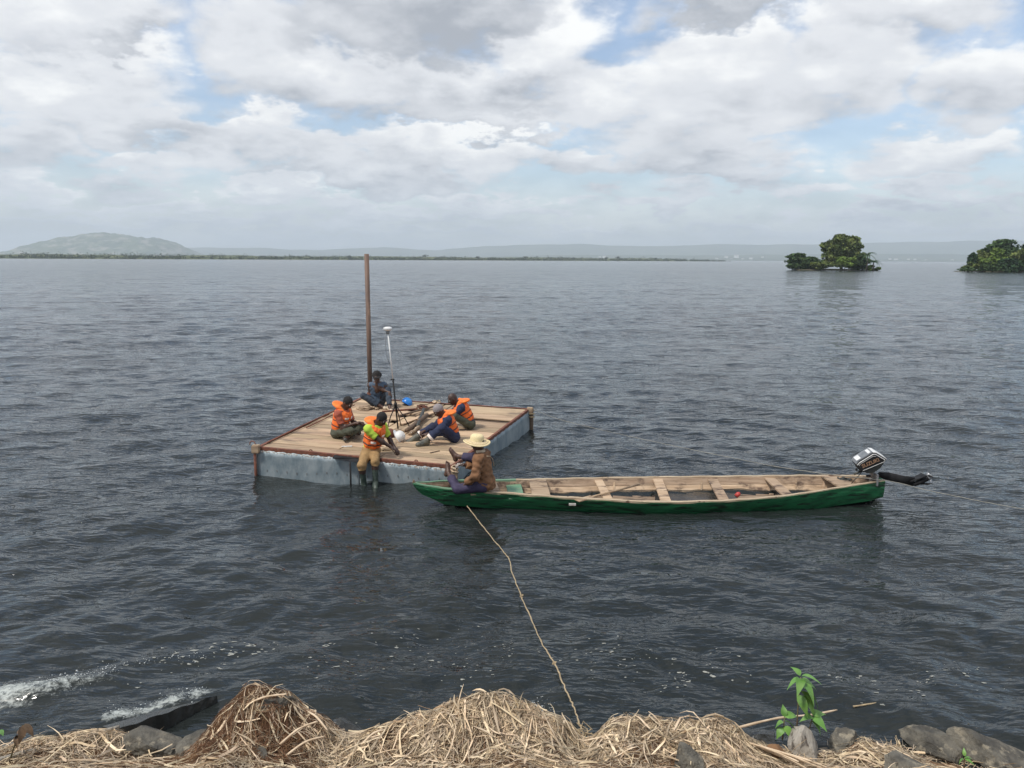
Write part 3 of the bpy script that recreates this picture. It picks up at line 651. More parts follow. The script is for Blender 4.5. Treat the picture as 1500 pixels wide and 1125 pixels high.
for (u, dy, cl, n, m, lf, lab, cat, nm) in (
    (1424, 3, [(0, 0, .8, 1.6, 1.5, .8)], 250, 'deep_foliage', .6, 'lowest dark bush at left tip of the right-hand island', 'shrub', 'shrub'),
    (1432, 6, clumpy(0, 0, 2.2, 2.6, 2.4, 1.8, 7, rr_), 650, 'olive_foliage', .7, 'olive bush left of the round dark tree on right-hand island', 'shrub', 'shrub'),
    (1441, 8, clumpy(0, 0, 5.2, 1.9, 1.8, 2.1, 9, rr_), 900, 'dark_foliage', .7, 'round dark tree standing at left end of right-hand island', 'tree', 'tree'),
    (1455, 8, clumpy(0, 0, 3.6, 3.8, 3, 2.6, 10, rr_), 1100, 'bright_foliage', .8, 'bright green tree right of the round dark tree', 'tree', 'tree'),
    (1463, 13, clumpy(0, 0, 5.5, 3.5, 3, 1.6, 8, rr_) + [(-1, 0, 7.2, .5, .5, 1.1)], 800, 'olive_foliage', .8, 'flat topped olive tree midway along right-hand island', 'tree', 'tree'),
    (1480, 9, clumpy(0, 0, 5.0, 5.0, 4, 3.3, 14, rr_), 1700, 'bright_foliage', .9, 'wide bright green tree near right edge of right-hand island', 'tree', 'tree'),
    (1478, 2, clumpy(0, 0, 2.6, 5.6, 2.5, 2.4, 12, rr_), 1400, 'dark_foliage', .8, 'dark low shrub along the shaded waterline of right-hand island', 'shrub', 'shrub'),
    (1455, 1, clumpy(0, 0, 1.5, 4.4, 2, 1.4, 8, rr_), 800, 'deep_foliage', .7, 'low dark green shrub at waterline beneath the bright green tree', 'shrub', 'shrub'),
    (1497, 16, [(-4.6, 0, 8.2, 3.2, 2, .7), (-2, 0, 9.8, 3.6, 2.5, .9), (1, 0, 11.4, 4.2, 3, 1.0)] + clumpy(1.5, 0, 8.2, 4.5, 4, 3, 12, rr_), 2000, 'deep_foliage', .9, 'tallest tree with tiered flat branches at right edge of the photo', 'tree', 'tree'),
    (1503, 5, clumpy(0, 0, 4.4, 5.2, 4, 3.9, 14, rr_), 1700, 'olive_foliage', .9, 'full olive green tree below the tallest tiered tree', 'tree', 'tree'),
    (1535, 8, clumpy(0, 0, 7.0, 7, 5, 5, 16, rr_), 1600, 'deep_foliage', 1.1, 'tree of the right-hand island just outside the frame', 'tree', 'tree')):
    tree((i2(u), I2.y + dy, .3), [tuple(c) for c in cl] + [(sum(c[0] for c in cl) / len(cl), 0, sum(c[2] for c in cl) / len(cl) * .7, max(c[3] for c in cl) * 2.0, max(c[4] for c in cl) * 1.5, max(sum(c[2] for c in cl) / len(cl) * .62, .6))], n, fol[m], lf, lab, cat, seed=u, name=nm,
         trunk=[([(0, 0, -.6), (.1, 0, cl[0][2])], [.3, .12])])

# ------------------------------------------------------------------ haze over the whole lake
hb = MB().box((0, 8750, 225), (32400, 17900, 454)).build('haze', None)
hm = bpy.data.materials.new('haze'); hm.use_nodes = True; HT = NT(hm.node_tree); HT.n.clear()
ho = HT.node('ShaderNodeOutputMaterial'); hv = HT.node('ShaderNodeVolumePrincipled')
hv.inputs['Color'].default_value = (.84, .925, 1.0, 1); hv.inputs['Density'].default_value = 1.2e-4; hv.inputs['Anisotropy'].default_value = .1
HT.l.new(hv.outputs[0], ho.inputs['Volume']); hb.data.materials.append(hm); tag(hb, kind='stuff')

# ================================================================== RAFT
CFL, CFR, CBR, CBL = P(377, 655, .55), P(663, 683, .33), P(775, 599, .50), P(529, 583, .62)
def DK(s, t, z=0.0):
    p = (CFL * (1 - s) + CFR * s) * (1 - t) + (CBL * (1 - s) + CBR * s) * t
    return Vector((p.x, p.y, p.z + z))
def dz(u, v, z=0.0):
    "deck point seen at a pixel"
    h = .53
    for _ in range(6):
        p = P(u, v, h); 
        # invert the bilinear map
        best = None; s, t = .5, .5
        for _k in range(8):
            q = DK(s, t); ds = DK(s + .01, t) - q; dt_ = DK(s, t + .01) - q; e = p - q
            det = ds.x * dt_.y - ds.y * dt_.x
            s += .01 * (e.x * dt_.y - e.y * dt_.x) / det; t += .01 * (ds.x * e.y - ds.y * e.x) / det
        h = DK(s, t).z
    return P(u, v, h + z) if z == 0 else P(u, v, h) + Vector((0, 0, z))
raft = empty('work_raft', (CFL + CBR) / 2 * 1.0); RO = raft.location.copy()
def rp(o): o.parent = raft; o.location = -RO; return o
def slab4(s0, t0, s1, t1, z0, z1):
    return [DK(s0, t0, z0), DK(s1, t0, z0), DK(s1, t1, z0), DK(s0, t1, z0), DK(s0, t0, z1), DK(s1, t0, z1), DK(s1, t1, z1), DK(s0, t1, z1)]
def plank(s0, t0, s1, t1, z0=-.028, z1=.0, nm='deck_plank', m=None):
    r_ = random.uniform(-.004, .004); rp(mk(nm, *(lambda mb: (mb.V, mb.F))(MB().hexa(slab4(s0, t0, s1, t1, z0 + r_, z1 + r_))), m or wood_deck, bevel=.004))
random.seed(11)
edges = [.012, .075, .13, .185, .24, .30, .36, .42, .48, .54, .60, .66, .72, .78, .84, .90, .955, .985]
for k in range(len(edges) - 1):
    t0, t1 = edges[k] + .0012, edges[k + 1] - .0012
    if t0 < .34:
        j_ = .5 + .12 * (-1) ** k; plank(.012, t0, j_ - .002, t1); plank(j_ + .002, t0, .988, t1)
    else:
        plank(.012, t0, .40 + .02 * (-1) ** k, t1)
edr = [.345, .43, .515, .60, .695, .745, .84, .985]
for k in range(len(edr) - 1):
    if k == 4: continue                                           # the open slot
    t0, t1 = edr[k] + .002, edr[k + 1] - .002
    plank(.64 if k % 2 else .62, t0, .988, t1)
plank(.645, .697, .76, .728)
for k, (a, b_) in enumerate(((.42, .465), (.468, .512), (.516, .56), (.564, .61))):
    plank(a, .345, b_, .70 + .03 * (k % 2), -.05, -.018); plank(a + .003, .74 + .02 * (k % 2), b_ - .002, .985, -.045, -.010)
rp(MB().hexa(slab4(.012, .012, .988, .988, -.20, -.12)).build('float_deck', wood_dark))
for (a, b_, c, d) in ((.405, .34, .62, .352), (.405, .72, .98, .734)):
    rp(MB().hexa(slab4(a, b_, c, d, -.1, -.03)).build('cross_beam', wood_dark))
# rusty angle iron rim
def rim(a, b_, nm='edge_rail', lift=.012, wd=.055):
    mb = MB(); n = 14; A = [Vector(a).lerp(Vector(b_), k / n) for k in range(n + 1)]
    rr = random.Random(int(a[0] * 100)); ofs = [Vector((0, 0, lift + rr.uniform(-.004, .004))) for _ in A]
    d = (A[-1] - A[0]).normalized(); sd_ = d.cross(Vector((0, 0, 1))).normalized(); V = []
    for p, o_ in zip(A, ofs):
        q = p + o_
        V += [q - sd_ * wd, q + sd_ * .012, q + sd_ * .012 - Vector((0, 0, .055 + rr.uniform(0, .014))), q + sd_ * .004 - Vector((0, 0, .055)), q + sd_ * .004 - Vector((0, 0, .008)), q - sd_ * wd - Vector((0, 0, .008))]
    Fc = []
    for k in range(n):
        for m_ in range(6):
            Fc.append((k * 6 + m_, k * 6 + (m_ + 1) % 6, (k + 1) * 6 + (m_ + 1) % 6, (k + 1) * 6 + m_))
    mb.add(V, Fc + [tuple(range(6))[::-1], tuple(n * 6 + k for k in range(6))]); rp(mb.build(nm, rust))
rim(CFL, CFR); rim(CFR, CBR, wd=.04); rim(CBR, CBL); rim(CBL, CFL)
# bent loose rail on the left edge
mb = MB(); mb.tube([DK(.018, .05, .03), DK(.022, .3, .05), DK(.02, .55, .045), DK(.03, .75, .06)], .014, 6); mb.tube([DK(.05, .32, .03), DK(.052, .6, .03), DK(.06, .8, .04)], .012, 6)
rp(mb.build('side_rail', rust, smooth=True))
# galvanised skirts, slightly dented sheets with torn upper edges
def skirt(a, b_, za, zb, n=48, name='skirt_sheet'):
    a, b_ = Vector(a), Vector(b_); d = (b_ - a).normalized(); sd_ = Vector((d.y, -d.x, 0)).normalized(); V = []; m_ = 9
    for i in range(n + 1):
        f = i / n; p = a.lerp(b_, f); top = p.z - .050 + .014 * math.sin(f * 91) * math.sin(f * 37 + 1)
        for j in range(m_):
            g = j / (m_ - 1); z = top + (-.35 - top) * g
            o_ = .010 * sin(f * 31 + g * 3) + .012 * sin(f * 13 + 2) * sin(g * 4) + .006 * sin(f * 77 + g * 9)
            V.append(Vector((p.x, p.y, z)) + sd_ * (.016 - abs(o_) * .4) + sd_ * .02 * g)
    Fc = [(i * m_ + j, (i + 1) * m_ + j, (i + 1) * m_ + j + 1, i * m_ + j + 1) for i in range(n) for j in range(m_ - 1)]
    o = mk(name, V, Fc, galv, smooth=True); md = o.modifiers.new('solid', 'SOLIDIFY'); md.thickness = .006; return rp(o)
h_ = CFL.lerp(CFR, .53)
skirt(CFL, h_, 0, 0); skirt(h_ + Vector((0, 0.006, 0)), CFR, 0, 0); skirt(CFR, CFR.lerp(CBR, .5), 0, 0); skirt(CFR.lerp(CBR, .5), CBR, 0, 0); skirt(CBR, CBL, 0, 0); skirt(CBL, CFL, 0, 0)
# pale drips and torn flakes under the front rim, rivets
mb = MB(); rr = random.Random(5)
fd = (CFR - CFL).normalized(); fn_ = Vector((fd.y, -fd.x, 0)).normalized()
for _ in range(150):
    f = rr.random(); p = CFL.lerp(CFR, f) + fn_ * .020 - Vector((0, 0, .056)); wd = rr.uniform(.006, .03); ln = rr.uniform(.008, .035) * (1.6 if f > .8 else 1)
    mb.add([p - fd * wd, p + fd * wd, p + fd * wd * .3 - Vector((0, 0, ln)) + fn_ * .004, p - fd * wd * .5 - Vector((0, 0, ln * .7)) + fn_ * .004], [(0, 3, 2, 1)])
tag(rp(mb.build('torn_sheet_edge', flake)), kind='stuff') 
mb = MB()
for f in [.05 + .052 * k for k in range(19)]:
    for hgt in (-.34, -.36):
        p = CFL.lerp(CFR, f) + fn_ * .03; mb.box((p.x, p.y, .10 + .02 * sin(f * 20) + (hgt + .35)), (.010, .010, .010))
tag(rp(mb.build('rivets', wood_dark)), kind='stuff')
# hanging shackles
for u, v in ((456, 660), (610, 675)):
    mb = MB(); p = dz(u, v) + fn_ * .02; mb.tube([p + Vector((.03 * cos(t), -.01, -.02 + .045 * sin(t))) for t in np.linspace(0, 2 * pi, 12)], .010, 6, cap=False); rp(mb.build('shackle', rust, smooth=True))
# corner posts and wooden fender blocks
def cpost(p, m, r_=.035, z1=.02):
    mb = MB(); mb.tube([p + Vector((0, 0, z1)), Vector((p.x, p.y, -.4))], r_, 8); rp(mb.build('corner_post', m, smooth=True))
outw = lambda c: (c - RO) * Vector((1, 1, 0))
pl = CFL + Vector((-.03, -.06, 0)); cpost(pl, rust, .028)
rp(MB().box(CFL + Vector((-.01, -.05, -.02)), (.14, .12, .15)).build('wooden_block', wood_block, bevel=.012))
mb = MB(); mb.tube([CFL + Vector((-.08 + .05 * cos(t), -.02, .06 + .06 * sin(t))) for t in np.linspace(-.3, pi + .3, 9)], .010, 6); rp(mb.build('lifting_ring', rust, smooth=True))
pr = CFR + Vector((.0, -.07, 0)); cpost(pr, rust, .03)
rp(MB().box(CFR + Vector((.02, -.10, -.13)), (.15, .12, .19), Matrix.Rotation(.12, 3, 'Z')).build('wooden_block', wood_block, bevel=.012))
pb = CBR + Vector((.05, 0, 0)); cpost(pb, wood_dark, .055, .03)
rp(MB().box(CBR + Vector((.02, -.03, -.02)), (.14, .14, .12)).build('wooden_block', wood_block, bevel=.012))
tag(raft, 'square work raft with weathered plank deck and galvanised sheet sides on the lake', 'raft')

# things on and around the raft ------------------------------------------------
pp = dz(545, 578) + Vector((-.1, .32, 0)); top = PY(537, 372, pp.y - .02)
pole = empty('steel_pole', (pp.x, pp.y, 0)); mb = MB(); n = 20; V = []
for r_, zf in ((.058, 0), (.046, 0)):
    for e in (Vector((pp.x, pp.y, -.5)), Vector(top)):
        for k in range(n): V.append(e + Vector((r_ * cos(2 * pi * k / n), r_ * sin(2 * pi * k / n), 0)) - Vector((pp.x, pp.y, 0)))
Fc = []
for k in range(n):
    k2 = (k + 1) % n; Fc += [(k, k2, n + k2, n + k), (2 * n + k2, 2 * n + k, 3 * n + k, 3 * n + k2), (n + k, n + k2, 3 * n + k2, 3 * n + k), (k2, k, 2 * n + k, 2 * n + k2)]
mk('pipe', V, Fc, rust_pole, pole, True)
MB().lathe([(.062, .50), (.085, .50), (.085, .62), (.062, .62)], 18).build('collar', rust, pole)
tag(pole, 'tall rusty steel pipe rising behind the raft above the horizon', 'pole')
# survey antenna on its bipod pole
b0 = dz(583, 628); tp = PY(568, 482, b0.y + .05)
gp = empty('survey_antenna_pole', b0); L = lambda p: Vector(p) - b0
mid = b0.lerp(tp, .50)
MB().tube([(0, 0, .0), L(mid)], [.016, .018], 8).build('lower_pole', black, gp, True)
MB().tube([L(mid), L(tp) - Vector((0, 0, .06))], .013, 8).build('upper_pole', white, gp, True)
MB().lathe([(.0, -.035), (.05, -.035), (.085, -.015), (.092, .01), (.085, .03), (.05, .045), (0, .05)], 20, L(tp)).build('antenna', white, gp, True)
MB().tube([L(tp) - Vector((0, 0, .10)), L(tp) - Vector((0, 0, .03))], .035, 10).build('antenna_mount', greyp, gp, True)
MB().tube([L(mid) + Vector((-.05, 0, .0)), L(mid) + Vector((.03, 0, .0))], .016, 7).build('clamp_knob', black, gp, True)
mb = MB(); mb.tube([L(tp) + Vector((-.04, 0, -.05)), L(tp) + Vector((-.055, 0, -.3)), L(tp) + Vector((-.03, 0, -.55)), L(tp) + Vector((.03, 0, -.75))], .005, 5); mb.build('antenna_cable', greyp, gp, True)
hub = L(b0.lerp(tp, .24))
for a in (-2.3, -.3, 1.5):
    MB().tube([hub, hub * .6 + Vector((.16 * cos(a), .16 * sin(a), -.02)), Vector((.30 * cos(a), .30 * sin(a), 0.0))], [.013, .012, .010], 6).build('leg', black, gp, True)
MB().tube([hub + Vector((0, 0, -.04)), hub + Vector((0, 0, .05))], .032, 10).build('leg_hub', black, gp, True)
tag(gp, 'black and white survey pole with disc antenna standing on the raft deck', 'survey pole')
# helmets
def helmet(loc, m, rz, tilt, label, s=1.0):
    e = empty('hard_hat', loc, rz); R = Matrix.Rotation(tilt, 3, 'Y')
    MB().lathe([(.118 * s, 0), (.122 * s, .03 * s), (.112 * s, .075 * s), (.085 * s, .115 * s), (.045 * s, .138 * s), (0, .145 * s)], 22, (0, 0, .02), R).build('shell', m, e, True)
    MB().add([R @ Vector(((.118 + q * (.022 + .05 * max(0, cos(t)) ** 2)) * s * cos(t), (.118 + q * (.022 + .03 * max(0, cos(t)) ** 2)) * s * sin(t), -.004 * q)) + Vector((0, 0, .02)) for q in (0, 1) for t in np.linspace(0, 2 * pi, 28, endpoint=False)],
             [(k, (k + 1) % 28, 28 + (k + 1) % 28, 28 + k) for k in range(28)]).build('brim', m, e, True)
    mb = MB()
    for o_ in (-.022, 0, .022):
        mb.tube([R @ Vector((.125 * s * cos(t), o_, .02 + .128 * s * sin(t))) + Vector((0, 0, .02)) for t in np.linspace(.15, pi - .3, 10)], .006 * s, 5)
    mb.build('crown_ridge', m, e, True)
    return tag(e, label, 'hard hat')
helmet(dz(595, 593), blue, radians(-150), radians(-35), 'blue hard hat lying at the back edge of the raft deck', 1.05)
wh = helmet(dz(584, 646) + Vector((0, 0, .06)), white, radians(170), radians(-55), 'white hard hat with dark marks lying beside the front worker hands', .88)
mb = MB(); mb.box((-.04, -.075, .10), (.04, .012, .025)).build('dark_mark', black, wh); MB().box((.02, -.085, .07), (.03, .01, .02)).build('dark_mark', black, wh)
# loose timber and logs in the middle of the deck
def log(a, b_, r0, r1, m, label, name='log', cat='log'):
    a, b_ = Vector(a), Vector(b_); e = empty(name, a); n = 7; rr = random.Random(int(a.x * 1000))
    MB().tube([(b_ - a) * (k / n) + Vector((rr.uniform(-.012, .012), rr.uniform(-.012, .012), rr.uniform(-.006, .006))) for k in range(n + 1)], [r0 + (r1 - r0) * k / n + rr.uniform(-.004, .004) for k in range(n + 1)], 9).build('wood', m, e, True)
    return tag(e, label, cat)
def board(a, b_, wd, th, m, label):
    a, b_ = Vector(a), Vector(b_); o = MB().beam((0, 0, 0), b_ - a, wd, th).build('loose_board', m, bevel=.004); o.location = a; return tag(o, label, 'board')
log(dz(596, 634) + Vector((0, 0, .05)), dz(625, 613) + Vector((0, 0, .07)), .045, .055, wood_dark, 'dark gnarled log lying between the survey pole and the workers')
log(dz(600, 638) + Vector((0, 0, .03)), dz(614, 628) + Vector((0, 0, .04)), .035, .04, wood_block, 'short pale split log below the dark log')
log(dz(612, 628) + Vector((0, 0, .06)), dz(621, 607) + Vector((0, 0, .13)), .04, .03, blackr, 'short black log leaning up beside the pale boards')
board(dz(587, 622, .015), dz(640, 603, .015), .13, .025, wood_deck, 'loose board running from the survey pole towards the bald worker')
board(dz(584, 612, .045), dz(636, 598, .045), .05, .03, wood_dark, 'thin dark batten lying behind the loose pale board')
board(dz(560, 604, .02), dz(612, 600, .02), .05, .03, rust, 'rusty iron bar lying behind the survey pole')
board(dz(590, 632, .015), dz(612, 618, .015), .10, .03, wood_deck, 'short pale board beside the dark gnarled log')
board(dz(630, 664, .008), dz(644, 661, .008), .03, .015, wood_dark, 'small flat stick lying on the deck near the front right corner')
def heap(name, c, rad, h, m, n, seed, label, cat, rope_r=.010):
    rr = random.Random(seed); mb = MB()
    for _ in range(n):
        pts = []; a = rr.uniform(0, 6.3); q = rr.uniform(.3, 1) * rad; z = rr.uniform(.01, h)
        for k in range(7):
            t = a + k * rr.uniform(.3, .8); pts.append((q * cos(t) * rr.uniform(.8, 1.1), q * .7 * sin(t) * rr.uniform(.8, 1.1), max(.008, z + rr.uniform(-.02, .02))))
        mb.tube(pts, rope_r, 5)
    o = mb.build(name, m, smooth=True); o.location = c; return tag(o, label, cat)
heap('chain_heap', dz(618, 600), .15, .09, rust, 14, 1, 'small heap of rusty chain at the back of the raft deck', 'chain', .012)
heap('rope_coil', dz(538, 600), .26, .05, wood_block, 12, 2, 'brown tangle of old rope behind the left-hand worker', 'rope', .014)
heap('wood_shavings', dz(562, 658), .20, .03, straw_m, 20, 3, 'pale shavings scattered in front of the seated worker hands', 'shavings', .006)
heap('rope_tangle', dz(640, 592), .10, .10, straw_m, 8, 6, 'small tangle of yellow rope behind the man in grey beanie', 'rope', .010)
o = MB().box((0, 0, .004), (.20, .05, .008)).build('paper_sheet', white); o.location = dz(508, 654) ; o.rotation_euler = (0, 0, .15); tag(o, 'crumpled white paper strip near front edge of the raft', 'paper')
# plastic jug held between the front workers
c = dz(577, 657)
o = MB().lathe([(.0, 0), (.055, 0), (.06, .02), (.058, .12), (.045, .16), (.02, .185), (.022, .20), (0, .2)], 14).build('rope_ball', straw_pale, smooth=True); o.location = c; tag(o, 'upright bundle of yellow rope between the worker hands and white hard hat', 'rope')
o = MB().lathe([(0, 0), (.10, 0), (.115, .05), (.105, .12), (.07, .16), (0, .17)], 14).build('clay_pot', rust, smooth=True); o.location = dz(570, 640); tag(o, 'round rusty brown pot on deck behind the white hard hat', 'pot')
# sonar mount hanging off the front edge
e = empty('sounder_bracket', dz(512, 672) ); bo = e.location
MB().hexa([Vector(v) - bo for v in (dz(490, 667, -.035) + fn_ * .10, dz(537, 673, -.045) + fn_ * .10, dz(535, 671, -.03) + fn_ * .01, dz(490, 665, -.03) + fn_ * .01, dz(490, 667, -.015) + fn_ * .10, dz(537, 668, -.015) + fn_ * .10, dz(535, 667, .0) + fn_ * .01, dz(490, 666, .0) + fn_ * .01)]).build('bracket_plate', black, e)
q = dz(516, 674) + fn_ * .115 - bo
MB().tube([q + Vector((0, 0, .0)), q + Vector((0, 0, -.75))], .017, 8).build('rod', black, e, True)
tag(e, 'black plate and vertical rod fixed under front edge of the raft', 'bracket')

# ================================================================== CANOE
near = [(605, 708, .40), (640, 714.5, .33), (680, 719, .27), (740, 723, .225), (800, 727.5, .20), (870, 732, .185), (960, 736, .18), (1040, 735, .185), (1110, 731, .20), (1170, 724.5, .235), (1230, 715, .28), (1270, 708.5, .33), (1296, 704.5, .36)]
farr = [(605, 708, .40), (650, 704.8, .33), (690, 703.5, .27), (745, 703, .225), (800, 702, .20), (870, 700.5, .185), (960, 699, .18), (1040, 698.2, .185), (1110, 697.5, .20), (1170, 696.8, .235), (1230, 696.8, .28), (1270, 697.5, .33), (1290, 698.5, .36)]
NG = [P(*a) for a in near]; FG = [P(*a) for a in farr]
def resample(pts, n):
    "Catmull-Rom through the stations"
    out = []
    for k in range(n + 1):
        f = k / n * (len(pts) - 1); i = min(int(f), len(pts) - 2); t = f - i
        p0, p1, p2, p3 = pts[max(i - 1, 0)], pts[i], pts[i + 1], pts[min(i + 2, len(pts) - 1)]
        out.append(.5 * ((2 * p1) + (p2 - p0) * t + (2 * p0 - 5 * p1 + 4 * p2 - p3) * t * t + (3 * p1 - p0 - 3 * p2 + p3) * t ** 3))
    return out
NS = 60; NG = resample(NG, NS); FG = resample(FG, NS)
CO = (NG[NS // 2] + FG[NS // 2]) / 2; CO.z = 0
def station(k):
    a, b_ = NG[k], FG[k]; f = k / NS; c = (a + b_) / 2
    zb = np.interp(f, [0, .03, .10, .22, .5, .8, .93, 1], [.40, .22, .03, -.06, -.10, -.06, .02, .08])
    nar = np.interp(f, [0, .1, .5, .9, 1], [.15, .62, .78, .76, .72])
    return a, b_, c, float(zb), float(nar)
def canoe_local(p): return Vector(p) - CO
canoe = empty('wooden_canoe', CO)
rng2 = random.Random(8)
def side(sgn, name, f0, f1, m, out=0.0, inner=False, jit=.004):
    "strake between two height fractions (0 gunwale, 1 chine) on one side"
    V = []; cols = 4
    for k in range(NS + 1):
        a, b_, c, zb, nar = station(k); g = a if sgn < 0 else b_; ch = c + (g - c) * nar; ch = Vector((ch.x, ch.y, zb))
        if inner: g = c + (g - c) * .955; g.z = (a.z + 0); ch = c + (ch - c) * .95; ch.z = zb + .06
        for j in range(cols):
            q = f0 + (f1 - f0) * j / (cols - 1); bulge = .014 * sin(pi * q)
            p = g.lerp(ch, q); d = (g - c); d.z = 0; d = d.normalized() if d.length > 1e-4 else Vector((0, sgn, 0))
            V.append(p + d * (bulge * min(1, k / 6) + out + jit * sin(k * 1.3 + j * 2 + f0 * 9)) - CO)
    Fc = [(k * cols + j, (k + 1) * cols + j, (k + 1) * cols + j + 1, k * cols + j + 1) for k in range(NS) for j in range(cols - 1)]
    if (sgn > 0) != inner: Fc = [f[::-1] for f in Fc]
    o = mk(name, V, Fc, m, canoe, False); md = o.modifiers.new('solid', 'SOLIDIFY'); md.thickness = .012; md.offset = -1; return o
for sg in (-1, 1):
    side(sg, 'hull_plank', 0.0, .44, green, .008); side(sg, 'hull_plank', .45, 1.0, green, .0)
    o = side(sg, 'inner_side', .02, .52, wood_boat, -.02, True); side(sg, 'inner_side', .53, 1.0, wood_boat, -.012, True)
# bottom, keel planks and floor
V = []; V2 = []
for k in range(NS + 1):
    a, b_, c, zb, nar = station(k)
    for j in range(5):
        q = -1 + j * .5; g = c + ((a - c) if q < 0 else (b_ - c)) * nar * abs(q); V.append(Vector((g.x, g.y, zb - .02 * (1 - q * q))) - CO)
Fc = [(k * 5 + j, k * 5 + j + 1, (k + 1) * 5 + j + 1, (k + 1) * 5 + j) for k in range(NS) for j in range(4)]
mk('bottom', V, Fc, green, canoe, True)
def sta(f):
    x = f * NS; i = min(int(x), NS - 1); t = x - i
    A_, B_ = station(i), station(i + 1); return tuple((A_[j] * (1 - t) + B_[j] * t) for j in range(5))
def strip(name, f0, f1, q0, q1, dzf, m, th=.02, n=14, parent=None, zabs=None):
    "board lying along the boat: q from -1 near side to 1 far side"
    mbv = []; 
    for k in range(n + 1):
        f = f0 + (f1 - f0) * k / n; a, b_, c, zb, nar = sta(f)
        for q in (q0, q1):
            g = c + ((a - c) if q < 0 else (b_ - c)) * nar * abs(q) * .95
            z = (zb + dzf) if zabs is None else zabs
            mbv.append(Vector((g.x, g.y, z)) - CO); mbv.append(Vector((g.x, g.y, z - th)) - CO)
    Fc = []
    for k in range(n):
        b0 = k * 4; b1 = b0 + 4; Fc += [(b0, b0 + 2, b1 + 2, b1), (b0 + 1, b1 + 1, b1 + 3, b0 + 3), (b0, b1, b1 + 1, b0 + 1), (b0 + 2, b0 + 3, b1 + 3, b1 + 2)]
    Fc += [(0, 1, 3, 2), (n * 4, n * 4 + 2, n * 4 + 3, n * 4 + 1)]
    return mk(name, mbv, Fc, m, parent or canoe)
bounds = [-.98, -.5, 0.0, .5, .98]
for (fa, fb) in ((.10, .40), (.402, .70), (.702, .96)):
    for k in range(4):
        strip('floor_board', fa, fb, bounds[k] + .008, bounds[k + 1] - .008, .055 + .004 * (k % 2), wood_floor)
# water lying in the bilge
a, b_, c, zb, nar = sta(.575)
o = strip('bilge_water', .50, .63, -.85, .88, .085, rock_wet, .012); 
# frames
for f in (.16, .22, .335, .445, .57, .69, .745, .80, .855, .91):
    a, b_, c, zb, nar = sta(f)
    for g in (a, b_):
        tpz = c + (g - c) * .925; bt = c + (g - c) * nar * .90; bt = Vector((bt.x, bt.y, zb + .06)); tpz.z = g.z - .03
        MB().beam(bt - CO, tpz - CO, .035, .028, (1, 0, 0)).build('rib', wood_boat, canoe)
# gunwale rails, with dark worn pieces
def gunwale(P_, s, i0, i1, m, wd=.055, name='gunwale'):
    mb = MB(); V = []; n = i1 - i0
    for k in range(i0, i1 + 1):
        a, b_, c, zb, nar = station(k); g = P_[k]; d = g - c; d.z = 0; d = d.normalized() if d.length > .02 else Vector((0, s, 0)); w_ = wd * min(1, .25 + k / 10)
        z = .004 * sin(k * 1.7)
        for (o_, h) in ((.016, .014 + z), (.016, -.016 + z), (-w_, -.016 + z), (-w_, .014 + z)): V.append(g + d * o_ + Vector((0, 0, h)) - CO)
    Fc = [(k * 4 + j, (k + 1) * 4 + j, (k + 1) * 4 + (j + 1) % 4, k * 4 + (j + 1) % 4) for k in range(n) for j in range(4)] + [(0, 1, 2, 3), (n * 4 + 3, n * 4 + 2, n * 4 + 1, n * 4)]
    mk(name, V, Fc, m, canoe)
for i0, i1, m in ((0, 12, green_pale), (12, 23, wood_rail), (23, 36, wood_rail), (36, 46, wood_rail), (46, 60, wood_rail)):
    gunwale(NG, -1, i0, i1, m)
for i0, i1, m in ((0, 16, green_pale), (16, 30, wood_rail), (30, 44, wood_rail), (44, 60, wood_rail)):
    gunwale(FG, 1, i0, i1, m)
# green inner bow and small bow deck the man sits on
def cross(u_near, u_far, wd, m, drop=.012, th=.03, name='thwart'):
    "thwart between the pixel columns where it meets the near and far gunwale"
    def at(Pl, u):
        best = min(range(NS), key=lambda k: abs(proj_u(Pl[k]) - u)); p, q = Pl[best], Pl[best + 1]; d = proj_u(q) - proj_u(p); return p.lerp(q, max(-1, min(2, (u - proj_u(p)) / d)))
    a = at(NG, u_near); b_ = at(FG, u_far); c = (a + b_) / 2; a = c + (a - c) * .955; b_ = c + (b_ - c) * .955
    a.z -= drop + th / 2; b_.z -= drop + th / 2
    o = MB().beam(a - CO, b_ - CO, wd, th).build(name, m, canoe, bevel=.005); return o
def proj_u(p):
    q = RM.transposed() @ (Vector(p) - Vector((0, 0, CH))); return 750 + F * q.x / -q.z
cross(793, 787, .30, wood_boat, -.012); cross(893, 876, .15, wood_boat); cross(977, 963, .17, wood_boat); cross(1063, 1043, .17, wood_boat, .02); cross(1157, 1126, .19, wood_boat)
cross(1243, 1216, .34, wood_boat, -.006, .028, 'stern_seat')
cross(712, 705, .50, wood_boat, .02, .03, 'bow_seat'); cross(757, 752, .26, green_pale, .06, .03, 'bow_board')
# transom
a, b_, c, zb, nar = station(NS); ca = c + (a - c) * nar; cb = c + (b_ - c) * nar
x_ = Vector((.03, 0, 0)); bo_ = Vector((-.10, 0, 0))
MB().hexa([Vector((ca.x, ca.y, zb)) + bo_ - CO, Vector((ca.x, ca.y, zb)) + bo_ - x_ - CO, Vector((cb.x, cb.y, zb)) + bo_ - x_ - CO, Vector((cb.x, cb.y, zb)) + bo_ - CO,
           a - CO + Vector((0, 0, .01)), a - x_ - CO + Vector((0, 0, .01)), b_ - x_ - CO + Vector((0, 0, .01)), b_ - CO + Vector((0, 0, .01))]).build('transom', green, canoe)
p = NG[16]; strip_ = MB().box(P(838, 737.5, .13) + Vector((0, -.05, 0)) - CO, (.11, .02, .035)); strip_.build('pale_patch', flake, canoe)
tag(canoe, 'long green wooden canoe with bare timber inside moored beside the raft', 'canoe')
